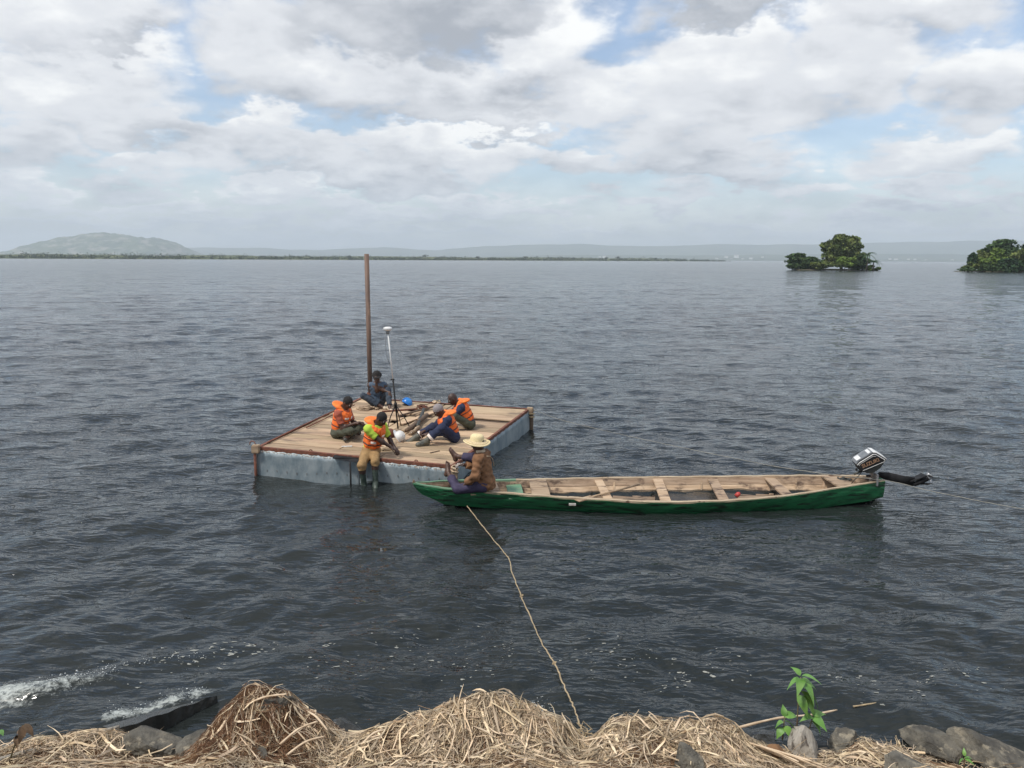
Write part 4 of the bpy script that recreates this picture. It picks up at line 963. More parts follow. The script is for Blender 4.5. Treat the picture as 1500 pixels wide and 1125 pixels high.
# paddle and litter in the canoe
pa = P(868, 727.5, .19); pb_ = P(938, 709, .24); e = empty('wooden_paddle', pa); dd = pb_ - pa
MB().tube([(0, 0, 0), dd * .98], [.018, .021], 8).build('shaft', wood_block, e, True)
MB().beam(-dd.normalized() * .32, (0, 0, 0), .13, .018).build('blade', wood_block, e, bevel=.006); 
tag(e, 'wooden paddle lying diagonally inside the canoe', 'paddle')
o = MB().lathe([(0, 0), (.035, 0), (.04, .06), (.02, .09), (0, .09)], 12).build('red_bottle', redp, smooth=True); o.location = P(1078, 727, .10); o.rotation_euler = (0, .9, .3); tag(o, 'small red plastic container on the canoe floor', 'container')
heap('fuel_hose_coil', P(1237, 703, .27), .13, .05, blackr, 7, 9, 'tangled black fuel hose on the stern of the canoe', 'hose', .012)

# ================================================================== OUTBOARD MOTOR
mo = P(1284, 702, .37); mot = empty('outboard_motor', mo)
TR = Matrix.Rotation(radians(-10), 3, 'Z') @ Matrix.Rotation(radians(-28), 3, 'Y')      # cowl tipped up towards the stern
cc = Vector((-.30, 0, .17))                                                            # lower front corner of the cowl
def cw(x, y, z): return cc + TR @ Vector((x, y, z))
prof_c = [(0, 0), (.40, .0), (.435, .035), (.33, .20), (.29, .225), (.02, .185), (-.03, .15), (-.02, .02)]
def loft(prof_, ys, scales, nm, m, bev=0, smooth=False, off=(0, 0)):
    n = len(prof_); cx = sum(p[0] for p in prof_) / n; cz = sum(p[1] for p in prof_) / n; V = []
    for y, s in zip(ys, scales):
        for (x, z) in prof_: V.append(cw(cx + (x - cx) * s + off[0], y, cz + (z - cz) * s + off[1]))
    Fc = [(k * n + j, k * n + (j + 1) % n, (k + 1) * n + (j + 1) % n, (k + 1) * n + j) for k in range(len(ys) - 1) for j in range(n)]
    Fc += [tuple(range(n))[::-1], tuple((len(ys) - 1) * n + j for j in range(n))]
    return mk(nm, V, Fc, m, mot, smooth, bev)
loft(prof_c, (-.155, -.14, .14, .155), (.93, 1, 1, .93), 'cowl', black, .006)
# light cover over the top and back, as a shell proud of the black sides
def shell(pts2, wy, th, nm, m):
    V = []; n = len(pts2)
    for y in (-wy, wy):
        for (x, z) in pts2: V.append(cw(x, y, z + th))
        for (x, z) in pts2: V.append(cw(x, y, z - .012))
    Fc = []
    for k in range(n - 1):
        Fc += [(k, k + 1, 2 * n + k + 1, 2 * n + k), (n + k, 3 * n + k, 3 * n + k + 1, n + k + 1), (k, n + k, n + k + 1, k + 1), (2 * n + k, 2 * n + k + 1, 3 * n + k + 1, 3 * n + k)]
    Fc += [(0, 2 * n, 3 * n, n), (n - 1, 2 * n - 1, 4 * n - 1, 3 * n - 1)]
    return mk(nm, V, Fc, m, mot)
shell([(-.03, .155), (.02, .190), (.285, .232)], .148, .006, 'cowl_top', greyp)
shell([(.287, .232), (.335, .205), (.435, .042)], .148, .006, 'cowl_back', white)
for (x0, x1) in ((.005, .085), (.215, .262)):
    mb = MB(); zt = lambda x: .190 + (x - .02) * .1585 + .010
    mb.add([cw(x0, -.12, zt(x0)), cw(x1, -.12, zt(x1)), cw(x1, .10, zt(x1)), cw(x0, .10, zt(x0))], [(0, 1, 2, 3)]); mb.build('white_label', white, mot)
mb = MB(); mb.add([cw(.36, -.10, .170), cw(.40, -.10, .104), cw(.40, .02, .104), cw(.36, .02, .170)], [(0, 1, 2, 3)]); mb.build('brown_label', bronze, mot)
# white pinstripe frame and lettering on the side facing the shore
def stripe(pts2, r_, y=-.158, closed=False, m=white, nm='pinstripe'):
    MB().tube([cw(x, y, z) for x, z in pts2], r_, 5).build(nm, m, mot)
stripe([(-.02, .135), (.03, .160), (.275, .200), (.315, .178), (.405, .035)], .0065)
stripe([(.0, .115), (.035, .135), (.262, .172), (.30, .15)], .003); stripe([(.02, .012), (.38, .012), (.405, .035)], .0035)
fc = bpy.data.curves.new('lettering', 'FONT'); fc.body = 'SUZUKI'; fc.size = .085; fc.extrude = .0015; fc.align_x = 'LEFT'; fc.offset = .0012
fo = bpy.data.objects.new('lettering_src', fc); COL.objects.link(fo); dg = bpy.context.evaluated_depsgraph_get()
tm = bpy.data.meshes.new_from_object(fo.evaluated_get(dg)); bpy.data.objects.remove(fo)
to = bpy.data.objects.new('lettering', tm); COL.objects.link(to); tm.materials.clear(); tm.materials.append(bronze); to.parent = mot
to.matrix_local = Matrix.Translation(cw(.035, -.159, .055)) @ TR.to_4x4() @ Matrix.Rotation(radians(90), 4, 'X')
# lower tray, bracket and swivel
loft([(0, 0), (.40, 0), (.30, -.075), (.16, -.11), (.07, -.075)], (-.12, .12), (1, 1), 'lower_tray', blackr, .01)
MB().tube([cw(.19, 0, -.08), Vector((-.06, 0, .10)), Vector((-.02, 0, -.03))], [.05, .045, .04], 10).build('swivel_bracket', alu, mot, True)
for y in (-.10, .10):
    MB().beam((-.05, y, .12), (-.045, y, -.08), .03, .09, (0, 1, 0)).build('clamp_arm', alu, mot, bevel=.006)
    MB().tube([(-.13, y, .03), (-.06, y, .03)], .018, 8).build('clamp_screw', black, mot)
MB().tube([cw(.0, -.05, -.02), cw(-.12, -.06, -.02)], [.018, .02], 8).build('tiller_handle', blackr, mot, True)
MB().tube([cw(-.03, 0, .02), cw(-.06, 0, .02)], .022, 8).build('starter_grip', black, mot, True)
mb = MB(); mb.tube([Vector((-.28, -.05, .15)), Vector((-.33, -.06, .08)), Vector((-.38, -.03, .0)), Vector((-.42, 0, -.08))], .007, 6); mb.build('fuel_hose', blackr, mot, True)
l0 = Vector((.02, -.02, .09)); l1 = PY(1338, 706, mo.y - .12) - mo; ld = (l1 - l0).normalized(); lu = Vector((0, 1, 0)).cross(ld).normalized() * -1
if lu.z < 0: lu = -lu
V = []
for f, a_, b_ in ((0, .045, .03), (.12, .055, .035), (.25, .075, .036), (.6, .07, .03), (1.0, .085, .026)):
    c_ = l0.lerp(l1, f)
    for k in range(10):
        t = 2 * pi * k / 10; V.append(c_ + lu * a_ * sin(t) + Vector((0, 1, 0)) * b_ * cos(t))
mk('midsection', V, [(i * 10 + j, i * 10 + (j + 1) % 10, (i + 1) * 10 + (j + 1) % 10, (i + 1) * 10 + j) for i in range(4) for j in range(10)] + [tuple(range(10))[::-1], tuple(range(40, 50))], black, mot, True)
MB().beam(l0.lerp(l1, .22) + lu * .070, l0.lerp(l1, .92) + lu * .068, .014, .008).build('leg_highlight', alu, mot)  # highlight along the black leg, put in as a thin pale strip
fx = Vector((cos(radians(24)), 0, sin(radians(24))))
pl0 = l0.lerp(l1, .90); MB().hexa([pl0 - fx * .02 + Vector((0, -.06, 0)), pl0 + fx * .26 + Vector((0, -.09, 0)), pl0 + fx * .26 + Vector((0, .09, 0)), pl0 - fx * .02 + Vector((0, .06, 0)),
           pl0 - fx * .02 + Vector((0, -.06, .02)), pl0 + fx * .25 + Vector((0, -.09, .02)), pl0 + fx * .25 + Vector((0, .09, .02)), pl0 - fx * .02 + Vector((0, .06, .02))]).build('cavitation_plate', black, mot, bevel=.004)
g0 = l0.lerp(l1, 1.12); MB().tube([g0 - fx * .10, g0 - fx * .05, g0 + fx * .06, g0 + fx * .15, g0 + fx * .19], [.012, .04, .045, .038, .03], 12).build('gearcase', black, mot, True)
MB().hexa([g0 + v for v in (Vector((-.04, -.012, -.02)), Vector((.10, -.012, -.0)), Vector((.10, .012, .0)), Vector((-.04, .012, -.02)), ld * .16 + Vector((-.0, -.006, 0)), ld * .16 + Vector((.08, -.006, .03)), ld * .16 + Vector((.08, .006, .03)), ld * .16 + Vector((-.0, .006, 0)))]).build('skeg', black, mot)
pc = g0 + fx * .215; prop = MB().tube([pc - fx * .03, pc + fx * .04], [.032, .02], 12).build('propeller', alu, mot, True)
R_ = fx.to_track_quat('Z', 'Y').to_matrix()
for k in range(3):
    A_ = R_ @ Matrix.Rotation(2 * pi * k / 3 + .4, 3, 'Z'); pts = []
    for (rr_0, wd, tw) in ((.02, .02, .9), (.06, .045, .7), (.095, .05, .5), (.115, .02, .4)):
        for s in (-1, 1): pts.append(pc + A_ @ Vector((rr_0, s * wd * cos(tw), s * wd * sin(tw))))
    b = mk('blade', pts, [(0, 1, 3, 2), (2, 3, 5, 4), (4, 5, 7, 6)], alu, prop, True); md = b.modifiers.new('solid', 'SOLIDIFY'); md.thickness = .006
tag(mot, 'black and white outboard motor tilted up on the canoe stern', 'outboard motor')

# ================================================================== ROPES
def rope(name, pts, r_, m, label, cat='rope', wob=.006, seed=0, seg=7):
    rr = random.Random(seed); P_ = resample([Vector(p) for p in pts], len(pts) * 8)
    P_ = [p + Vector((rr.uniform(-wob, wob), rr.uniform(-wob, wob), rr.uniform(-wob, wob))) for p in P_]
    mb = MB(); mb.tube(P_, [r_ * rr.uniform(.8, 1.25) for _ in P_], seg); o = mb.build(name, m, smooth=True); return tag(o, label, cat)
rp_ = [P(684, 741, .10), P(700, 762, .10), P(724, 792, .10), P(744, 817, .09), P(750, 838, .08), P(764, 874, .08), P(779, 908, .08), P(793, 940, .07), P(812, 972, .07), P(828, 1008, .08), P(842, 1040, .10), P(850, 1062, .12), P(856, 1082, .16)]
ro = rope('mooring_rope', rp_, .0070, rope_m, 'worn jute rope running from the canoe bow down to the straw covered bank')
mb = MB(); rr = random.Random(3)
for f in (5.2, 8.4): 
    p = rp_[int(f)]
    for _ in range(5): mb.tube([p + Vector((rr.uniform(-.02, .02), rr.uniform(-.02, .02), rr.uniform(-.01, .02))) for _k in range(4)], .006, 5)
for _ in range(16):
    p = rp_[-1].lerp(rp_[-2], rr.uniform(0, .9)); mb.tube([p, p + Vector((rr.uniform(-.06, .06), rr.uniform(-.06, .06), rr.uniform(-.02, .03))), p + Vector((rr.uniform(-.1, .12), rr.uniform(-.1, .1), rr.uniform(-.03, .02)))], .004, 4)
tag(mb.build('frayed_fibres', rope_m, ro), kind='stuff')
ro2 = rope('mooring_line', [CBR + Vector((.05, 0, .02)), P(815, 613, .30), P(870, 627, .22), P(940, 643, .06), P(1040, 664, .20), P(1130, 682, .42), P(1200, 693, .60), P(1262, 700, .52), P(1305, 705, .45), P(1350, 716, .40), P(1420, 731, .36), P(1500, 746, .32), P(1600, 765, .28)], .0048, rope_pale, 'long pale line from the raft corner past the outboard motor and out of frame right', wob=.003, seed=4)
mb_ = MB(); rr = random.Random(8)
rope('corner_lashing', [CBR + Vector((.02 + .10 * cos(t), -.02 + .09 * sin(t), -.04 - .012 * t)) for t in np.linspace(0, 14, 26)], .012, rope_m, 'brown rope lashed around the far right corner post of the raft', seed=6)
rope('corner_lashing', [CFR + Vector((.05 + .055 * cos(t), -.12 + .05 * sin(t), .05 - .010 * t)) for t in np.linspace(0, 16, 28)] + [CFR + Vector((.10, -.18, -.25)), CFR + Vector((.16, -.22, -.36))], .013, straw_pale, 'yellow rope lashed around the raft corner post beside the bare foot', seed=7)

# ================================================================== PEOPLE
GH = .0095
class Field:
    "signed distance field on a grid round one person; primitives are blended smoothly"
    def __init__(s, lo, hi, h=GH):
        s.lo = np.array(lo, float); s.h = h; s.n = np.ceil((np.array(hi) - s.lo) / h).astype(int) + 1
        s.ax = [s.lo[i] + h * np.arange(s.n[i]) for i in range(3)]
    def new(s, v=.12): return np.full(tuple(s.n), v, np.float32)
    def win(s, lo, hi, pad):
        i0 = np.clip(((np.array(lo) - pad - s.lo) / s.h).astype(int), 0, s.n - 1); i1 = np.clip(((np.array(hi) + pad - s.lo) / s.h).astype(int) + 2, 1, s.n)
        sl = tuple(slice(a, max(b_, a + 1)) for a, b_ in zip(i0, i1))
        X, Y, Z = np.meshgrid(s.ax[0][sl[0]], s.ax[1][sl[1]], s.ax[2][sl[2]], indexing='ij', sparse=True); return sl, X, Y, Z
    @staticmethod
    def smin(a, b_, k):
        if k <= 0: return np.minimum(a, b_)
        hh = np.maximum(k - np.abs(a - b_), 0) / k; return np.minimum(a, b_) - hh * hh * k * .25
    def cone(s, f, a, b_, r1, r2, k=.03):
        a = np.array(a, float); b_ = np.array(b_, float); r = max(r1, r2); sl, X, Y, Z = s.win(np.minimum(a, b_) - r, np.maximum(a, b_) + r, .06)
        d = b_ - a; L2 = (d ** 2).sum() + 1e-9
        t = np.clip(((X - a[0]) * d[0] + (Y - a[1]) * d[1] + (Z - a[2]) * d[2]) / L2, 0, 1)
        q = np.sqrt((X - a[0] - t * d[0]) ** 2 + (Y - a[1] - t * d[1]) ** 2 + (Z - a[2] - t * d[2]) ** 2) - (r1 + (r2 - r1) * t)
        f[sl] = s.smin(f[sl], q.astype(np.float32), k); return f
    def ell(s, f, c, r, R=None, k=.03, sub=False):
        c = np.array(c, float); r = np.array(r, float); m_ = r.max(); sl, X, Y, Z = s.win(c - m_, c + m_, .06)
        R = np.eye(3) if R is None else np.array(R)       # columns: local axes
        x = (X - c[0]) * R[0][0] + (Y - c[1]) * R[1][0] + (Z - c[2]) * R[2][0]
        y = (X - c[0]) * R[0][1] + (Y - c[1]) * R[1][1] + (Z - c[2]) * R[2][1]
        z = (X - c[0]) * R[0][2] + (Y - c[1]) * R[1][2] + (Z - c[2]) * R[2][2]
        k0 = np.sqrt((x / r[0]) ** 2 + (y / r[1]) ** 2 + (z / r[2]) ** 2) + 1e-6; k1 = np.sqrt((x / r[0] ** 2) ** 2 + (y / r[1] ** 2) ** 2 + (z / r[2] ** 2) ** 2) + 1e-6
        q = (k0 * (k0 - 1) / k1).astype(np.float32)
        f[sl] = -s.smin(-f[sl], q, k) if sub else s.smin(f[sl], q, k); return f
    def cut(s, f, p, nrm):
        "keep the side the normal points away from"
        X, Y, Z = np.meshgrid(*s.ax, indexing='ij', sparse=True); nrm = np.array(nrm, float); nrm /= np.linalg.norm(nrm)
        return np.maximum(f, ((X - p[0]) * nrm[0] + (Y - p[1]) * nrm[1] + (Z - p[2]) * nrm[2]).astype(np.float32))
    def noise(s, amp, sc, seed=0):
        X, Y, Z = np.meshgrid(*s.ax, indexing='ij', sparse=True)
        return (amp * (np.sin(X * sc + 2.1 * np.sin(Z * sc * .7 + seed)) * np.sin(Z * sc * 1.3 + 1.7 * np.sin(Y * sc + seed)) + .6 * np.sin(Y * sc * 1.9 + X * sc * .9 + seed * 2) * np.sin(Z * sc * 2.1 + seed))).astype(np.float32)
    def mesh(s, f, name, m, parent):
        f = f.copy(); f[0], f[-1], f[:, 0], f[:, -1], f[:, :, 0], f[:, :, -1] = (.05,) * 6
        S = f < 0; ix = [np.where(S.any(axis=tuple(j for j in range(3) if j != i)))[0] for i in range(3)]
        if len(ix[0]) == 0: return None
        a = [max(q[0] - 2, 0) for q in ix]; b_ = [q[-1] + 3 for q in ix]; f = f[a[0]:b_[0], a[1]:b_[1], a[2]:b_[2]]; S = f < 0
        cn = sum(S[i:S.shape[0] - 1 + i, j:S.shape[1] - 1 + j, k:S.shape[2] - 1 + k].astype(np.int8) for i in (0, 1) for j in (0, 1) for k in (0, 1))
        act = (cn > 0) & (cn < 8); idx = np.full(act.shape, -1, np.int64); ijk = np.argwhere(act); idx[act] = np.arange(len(ijk))
        acc = np.zeros((len(ijk), 3)); cnt = np.zeros(len(ijk)); cr = [(i, j, k) for i in (0, 1) for j in (0, 1) for k in (0, 1)]
        for p in cr:
            for q in cr:
                if sum(abs(p[t] - q[t]) for t in range(3)) == 1 and p < q:
                    va = f[ijk[:, 0] + p[0], ijk[:, 1] + p[1], ijk[:, 2] + p[2]]; vb = f[ijk[:, 0] + q[0], ijk[:, 1] + q[1], ijk[:, 2] + q[2]]
                    c = (va < 0) != (vb < 0); t = np.where(c, va / (va - vb + 1e-12), 0)[:, None]
                    acc += c[:, None] * (np.array(p) + t * (np.array(q) - np.array(p))); cnt += c
        V = s.lo + s.h * (np.array(a) + ijk + acc / cnt[:, None]); Q = []
        for ax in range(3):
            o1, o2 = [(1, 2), (2, 0), (0, 1)][ax]; n_ = list(S.shape)
            sa = [slice(0, None)] * 3; sb = [slice(0, None)] * 3; sa[ax] = slice(0, n_[ax] - 1); sb[ax] = slice(1, n_[ax]); 
            A_, B_ = S[tuple(sa)], S[tuple(sb)]; ch = A_ != B_
            e = np.argwhere(ch); ok = (e[:, o1] > 0) & (e[:, o2] > 0) & (e[:, o1] < n_[o1] - 1) & (e[:, o2] < n_[o2] - 1); e = e[ok]; ins = A_[tuple(e.T)]
            def c_(d1, d2):
                g = e.copy(); g[:, o1] -= d1; g[:, o2] -= d2; return idx[tuple(g.T)]
            q = np.stack([c_(1, 1), c_(0, 1), c_(0, 0), c_(1, 0)], 1); q[~ins] = q[~ins][:, ::-1]; Q.append(q)
        Q = np.concatenate(Q); Q = Q[(Q >= 0).all(1)]
        return mknp(name, V, Q, m, parent)

def ik(a, t, l1, l2, hint):
    a, t, hint = Vector(a), Vector(t), Vector(hint); d = t - a; L = min(d.length, (l1 + l2) * .995); d.normalize(); t = a + d * L
    x = (l1 * l1 - l2 * l2 + L * L) / (2 * L); hgt = math.sqrt(max(l1 * l1 - x * x, 0)); h = hint - d * hint.dot(d); h.normalize(); return a + d * x + h * hgt, t
def frame_of(fwd, up):
    f = Vector(fwd).normalized(); l = Vector(up).cross(f).normalized(); u = f.cross(l); return [[f.x, l.x, u.x], [f.y, l.y, u.y], [f.z, l.z, u.z]]

def person(loc, yaw, label, neck, head, face, hands, elbows, feet, knees, toes, skin_m, wear, pelvis=(0, 0, .11), lat=(0, 1, 0), hand_dirs=None, fist=True, lo=None, hi=None, ls=1.0, group=None, roll=0.0):
    root = empty('person', loc, yaw); pel = Vector(pelvis); nk = Vector(neck); hd = Vector(head); lat = Vector(lat).normalized()
    spine = (nk - pel).normalized(); fw = lat.cross(spine).normalized(); R = [[fw.x, lat.x, spine.x], [fw.y, lat.y, spine.y], [fw.z, lat.z, spine.z]]
    sp = lambda f, a=0, b_=0: pel.lerp(nk, f) + fw * a + lat * b_
    sh = [nk + lat * .178 * s_ - spine * .055 for s_ in (1, -1)]; hipj = [pel + lat * .088 * s_ - spine * .02 for s_ in (1, -1)]
    arm = []; leg = []
    for k in (0, 1):
        e, h = ik(sh[k], hands[k], .285, .25, elbows[k]); arm.append((sh[k], e, h))
        kn, an = ik(hipj[k], feet[k], .435 * ls, .41 * ls, knees[k]); leg.append((hipj[k], kn, an))
    allp = [pel, nk, hd] + [p for a_ in arm for p in a_] + [p for l_ in leg for p in l_] + [leg[k][2] + Vector(toes[k]).normalized() * .2 for k in (0, 1)] + [arm[k][2] + (arm[k][2] - arm[k][1]).normalized() * .18 for k in (0, 1)]
    lo = [min(p[i] for p in allp) - (.24 if i < 2 else .16) for i in range(3)]; hi = [max(p[i] for p in allp) + .24 for i in range(3)]
    G = Field(lo, hi); f = G.new()
    # torso
    T = G.new(); G.ell(T, pel + spine * .02, (.115, .155, .115), R, .04); G.ell(T, sp(.42), (.105, .138, .16), R, .06); G.ell(T, sp(.74, .01), (.115, .158, .16), R, .06)
    G.cone(T, sh[0] - lat * .02, sh[1] + lat * .02, .058, .058, .06)
    hf = frame_of(face, (nk.lerp(hd, 1.0) - nk).normalized() * .5 + Vector((0, 0, .8))); hfw = Vector((hf[0][0], hf[1][0], hf[2][0])); hl = Vector((hf[0][1], hf[1][1], hf[2][1])); hu = Vector((hf[0][2], hf[1][2], hf[2][2]))
    H = G.new(); hc = hd
    G.ell(H, hc + hu * .025 - hfw * .012, (.096, .077, .098), hf, .02); G.ell(H, hc - hu * .045 + hfw * .022, (.066, .056, .070), hf, .04)
    G.ell(H, hc - hu * .098 + hfw * .055, (.026, .028, .020), hf, .03)                                              # chin
    G.cone(H, hc + hfw * .088 + hu * .022, hc + hfw * .108 - hu * .022, .008, .015, .012)                           # nose
    G.cone(H, hc + hfw * .085 + hu * .036 + hl * .035, hc + hfw * .085 + hu * .036 - hl * .035, .012, .012, .015)      # brow
    for s_ in (1, -1):
        G.ell(H, hc + hfw * .092 + hu * .012 + hl * .032 * s_, (.012, .015, .010), hf, .008, sub=True)
        G.ell(H, hc + hl * .079 * s_ - hu * .004 - hfw * .004, (.020, .009, .030), hf, .006)                           # ears
        G.ell(H, hc + hfw * .070 - hu * .02 + hl * .036 * s_, (.022, .020, .022), hf, .02)                             # cheeks
    G.cone(H, hc + hfw * .090 - hu * .052 + hl * .020, hc + hfw * .090 - hu * .052 - hl * .020, .0085, .0085, .006); G.cone(H, hc + hfw * .086 - hu * .066 + hl * .016, hc + hfw * .086 - hu * .066 - hl * .016, .0085, .0085, .005)
    f = G.smin(T, H, .02); G.cone(f, nk - spine * .04, hc - hu * .06 - hfw * .03, .060, .056, .04)
    # arms
    AU = G.new(); AF = G.new(); AH = G.new()
    for k in (0, 1):
        s_, e, h = arm[k]; G.cone(AU, s_, e, .056, .041, .03); G.cone(AF, e, h, .041, .027, .025); G.ell(AF, e.lerp(h, .25), (.044, .044, .06), None, .03)
        d = Vector(hand_dirs[k]).normalized() if hand_dirs and hand_dirs[k] else (h - e).normalized(); side_ = d.cross(Vector((0, 0, 1)) if abs(d.z) < .9 else fw).normalized(); nrm = side_.cross(d)
        pa = h + d * .045; G.cone(AH, h, h + d * .03, .026, .026, .02)
        for q in range(4):
            o_ = side_ * ((q - 1.5) * .0205); G.cone(AH, h + d * .02 + o_ * .6, h + d * .088 + o_, .0155, .0135, .012)
        for q, ln in enumerate((.85, 1.0, .95, .75)):
            o_ = side_ * ((q - 1.5) * .0225); p0 = h + d * .088 + o_; c1 = .55 if fist else .25
            p1 = p0 + (d * cos(c1) - nrm * sin(c1)) * .036 * ln; p2 = p1 + (d * cos(c1 * 2.4) - nrm * sin(c1 * 2.4)) * .028 * ln; p3 = p2 + (d * cos(c1 * 3.4) - nrm * sin(c1 * 3.4)) * .020 * ln
            for u_, v_ in ((p0, p1), (p1, p2), (p2, p3)): G.cone(AH, u_, v_, .0100, .0092, .003)
        tsd = side_ * (-1 if k == 0 else 1); p0 = h + d * .028 + tsd * .026; p1 = p0 + (d * .55 + tsd * .6 - nrm * .45).normalized() * .040; p2 = p1 + (d * .9 - nrm * .6).normalized() * .032
        G.cone(AH, h + d * .02 + tsd * .012, p0, .018, .014, .015); G.cone(AH, p0, p1, .0125, .011, .006); G.cone(AH, p1, p2, .011, .0095, .003)
    # legs
    LT = G.new(); LS = G.new(); LF = G.new()
    for k in (0, 1):
        a, kn, an = leg[k]; G.cone(LT, a, kn, .086, .056, .05); G.cone(LS, kn, an, .053, .036, .03); d = (an - kn).normalized()
        bk = -(Vector(toes[k]).normalized()); G.ell(LS, kn.lerp(an, .3) + bk * .012, (.052, .052, .052), None, .06)
        t_ = Vector(toes[k]).normalized(); dn = (d - t_ * d.dot(t_)).normalized()
        hp_ = an + dn * .045 - t_ * .035; ball = an + dn * .055 + t_ * .125; G.cone(LF, an, hp_, .036, .032, .03); G.cone(LF, hp_, ball, .032, .030, .035); G.cone(LF, an + t_ * .02, ball, .034, .026, .04)
        sd_ = t_.cross(dn).normalized()
        for q in range(5):
            o_ = sd_ * ((q - 2) * .0165); ln = (.055, .05, .046, .040, .034)[q if k else 4 - q] ; G.cone(LF, ball + o_ * .9 + dn * .004, ball + o_ * 1.05 + t_ * ln + dn * .010, .0155, .0105, .005)
    body = f
    for g_, k_ in ((AU, .045), (LT, .06)): body = G.smin(body, g_, k_)
    for g_ in (AF, AH, LS, LF): body = G.smin(body, g_, .012)
    bo = G.mesh(body, 'body', skin_m, root)
    for s_ in (1, -1):
        bm = bmesh.new(); bmesh.ops.create_uvsphere(bm, u_segments=10, v_segments=8, radius=.0115); me = bpy.data.meshes.new('eye'); bm.to_mesh(me); bm.free(); me.materials.append(eyew)
        o = bpy.data.objects.new('eye', me); COL.objects.link(o); o.parent = root; o.location = hc + hfw * .080 + hu * .012 + hl * .031 * s_
    wn = lambda amp, sc=26, sd_=1: G.noise(amp, sc, sd_)
    cuts = {}
    for nm, opt in wear:
        m_ = opt.get('m'); t = opt.get('t', .014)
        if nm in ('shirt', 'jacket', 'sleeveless'):
            g = T - t
            if nm != 'sleeveless':
                q = AU - t
                sl_ = opt.get('sleeve', 1.0)
                if sl_ < .99:                                            # short sleeves end part way down the upper arm
                    q = G.new()
                    for k in (0, 1):
                        s_, e, h = arm[k]; w_ = G.new(); G.cone(w_, s_, s_.lerp(e, min(1, sl_ + .2)), .058 + t, .050 + t, 0); w_ = G.cut(w_, s_.lerp(e, sl_), e - s_); q = np.minimum(q, w_)
                g = G.smin(g, q, .05)
                if sl_ >= .99:
                    q = G.new()
                    for k in (0, 1):
                        s_, e, h = arm[k]; w_ = G.new(); G.cone(w_, e, e.lerp(h, 1.05), .043 + t, .033 + t, 0); w_ = G.cut(w_, e.lerp(h, opt.get('cuff', .9)), h - e); q = np.minimum(q, w_)
                    g = G.smin(g, q, .03)
            if opt.get('hem', 0): G.cone(g, pel + spine * .05, pel - spine * opt['hem'], .15, .155, .06)
            g = g + wn(opt.get('wr', .005)); g = G.cut(g, nk + spine * opt.get('top', .02), spine)
            g = G.cut(g, pel - spine * opt.get('bot', .02), -spine)
            if opt.get('floor') is not None: g = G.cut(g, (0, 0, opt['floor']), (0, 0, -1))
            G.mesh(g, nm if nm != 'sleeveless' else 'sleeveless_shirt', m_, root)
            if opt.get('collar'):
                c = G.new(); G.cone(c, nk - spine * .02, nk.lerp(hc - hu * .05, .55), .085, .070, 0); c = G.cut(c, nk.lerp(hc, .42), spine); c2 = G.new(); G.cone(c2, nk - spine * .1, hc, .062, .058, 0); G.mesh(np.maximum(c, -c2), 'collar', opt['collar'], root)
        elif nm == 'trousers':
            g = G.new(); G.ell(g, pel + spine * .01, (.125, .165, .12), R, .04); g = G.cut(g, pel + spine * .10, spine); end = opt.get('end', .92); q = LT - t
            w2 = G.new()
            for k in (0, 1):
                a, kn, an = leg[k]; w_ = G.new(); G.cone(w_, kn, an, .056 + t, .046 + t * 1.2, 0); w_ = G.cut(w_, kn.lerp(an, end), an - kn); w2 = np.minimum(w2, w_)
            g = G.smin(g, q, .05); g = G.smin(g, w2, .03) + wn(.005, 24, 4); G.mesh(g, 'trousers', m_, root)
            if opt.get('band'):
                for k in (0, 1):
                    a, kn, an = leg[k]; d = (an - kn); w_ = G.new(); G.cone(w_, kn, an, .062 + t, .054 + t * 1.2, 0); c = kn.lerp(an, opt.get('bandpos', .72)); w_ = G.cut(G.cut(w_, c + d.normalized() * .028, d), c - d.normalized() * .028, -d); G.mesh(w_, 'reflective_band', opt['band'], root)
        elif nm == 'sleeve_band':
            for k in (0, 1):
                s_, e, h = arm[k]; d = (h - e); w_ = G.new(); G.cone(w_, e, h, .064, .052, 0); c = e.lerp(h, .35); w_ = G.cut(G.cut(w_, c + d.normalized() * .026, d), c - d.normalized() * .026, -d); G.mesh(w_, 'reflective_band', m_, root)
        elif nm == 'boots':
            for k in (0, 1):
                a, kn, an = leg[k]; w_ = G.new(); G.cone(w_, kn.lerp(an, opt.get('from', .5)), an, .058, .047, .01); w_ = G.cut(w_, kn.lerp(an, opt.get('from', .5)), kn - an)
                t_ = Vector(toes[k]).normalized(); d = (an - kn).normalized(); dn = (d - t_ * d.dot(t_)).normalized(); q = G.new()
                G.cone(q, an, an + dn * .045 - t_ * .035, .047, .044, .02); G.cone(q, an + dn * .045 - t_ * .035, an + dn * .052 + t_ * .165, .044, .043, .03); G.cone(q, an + t_ * .01, an + dn * .05 + t_ * .15, .047, .042, .04)
                w_ = G.smin(w_, q, .02) + wn(.003, 60, 2); G.mesh(w_, 'boot', m_, root)
        elif nm == 'shoes':
            for k in (0, 1):
                a, kn, an = leg[k]; t_ = Vector(toes[k]).normalized(); d = (an - kn).normalized(); dn = (d - t_ * d.dot(t_)).normalized(); q = G.new()
                G.cone(q, an, an + dn * .045 - t_ * .035, .042, .042, .02); G.cone(q, an + dn * .045 - t_ * .035, an + dn * .055 + t_ * .16, .042, .038, .03); G.mesh(q, 'shoe', m_, root)
        elif nm == 'hair':
            c = G.new(); G.ell(c, hc + hu * .030 - hfw * .016, (.100 + t, .082 + t, .102 + t), hf, 0); c = G.cut(c, hc + hu * .022 + hfw * .052, (hfw * .82 - hu * .50)); c = G.cut(c, hc - hu * .035, -hu); G.mesh(c + wn(.002, 120), 'hair', m_, root)
        elif nm == 'cap':
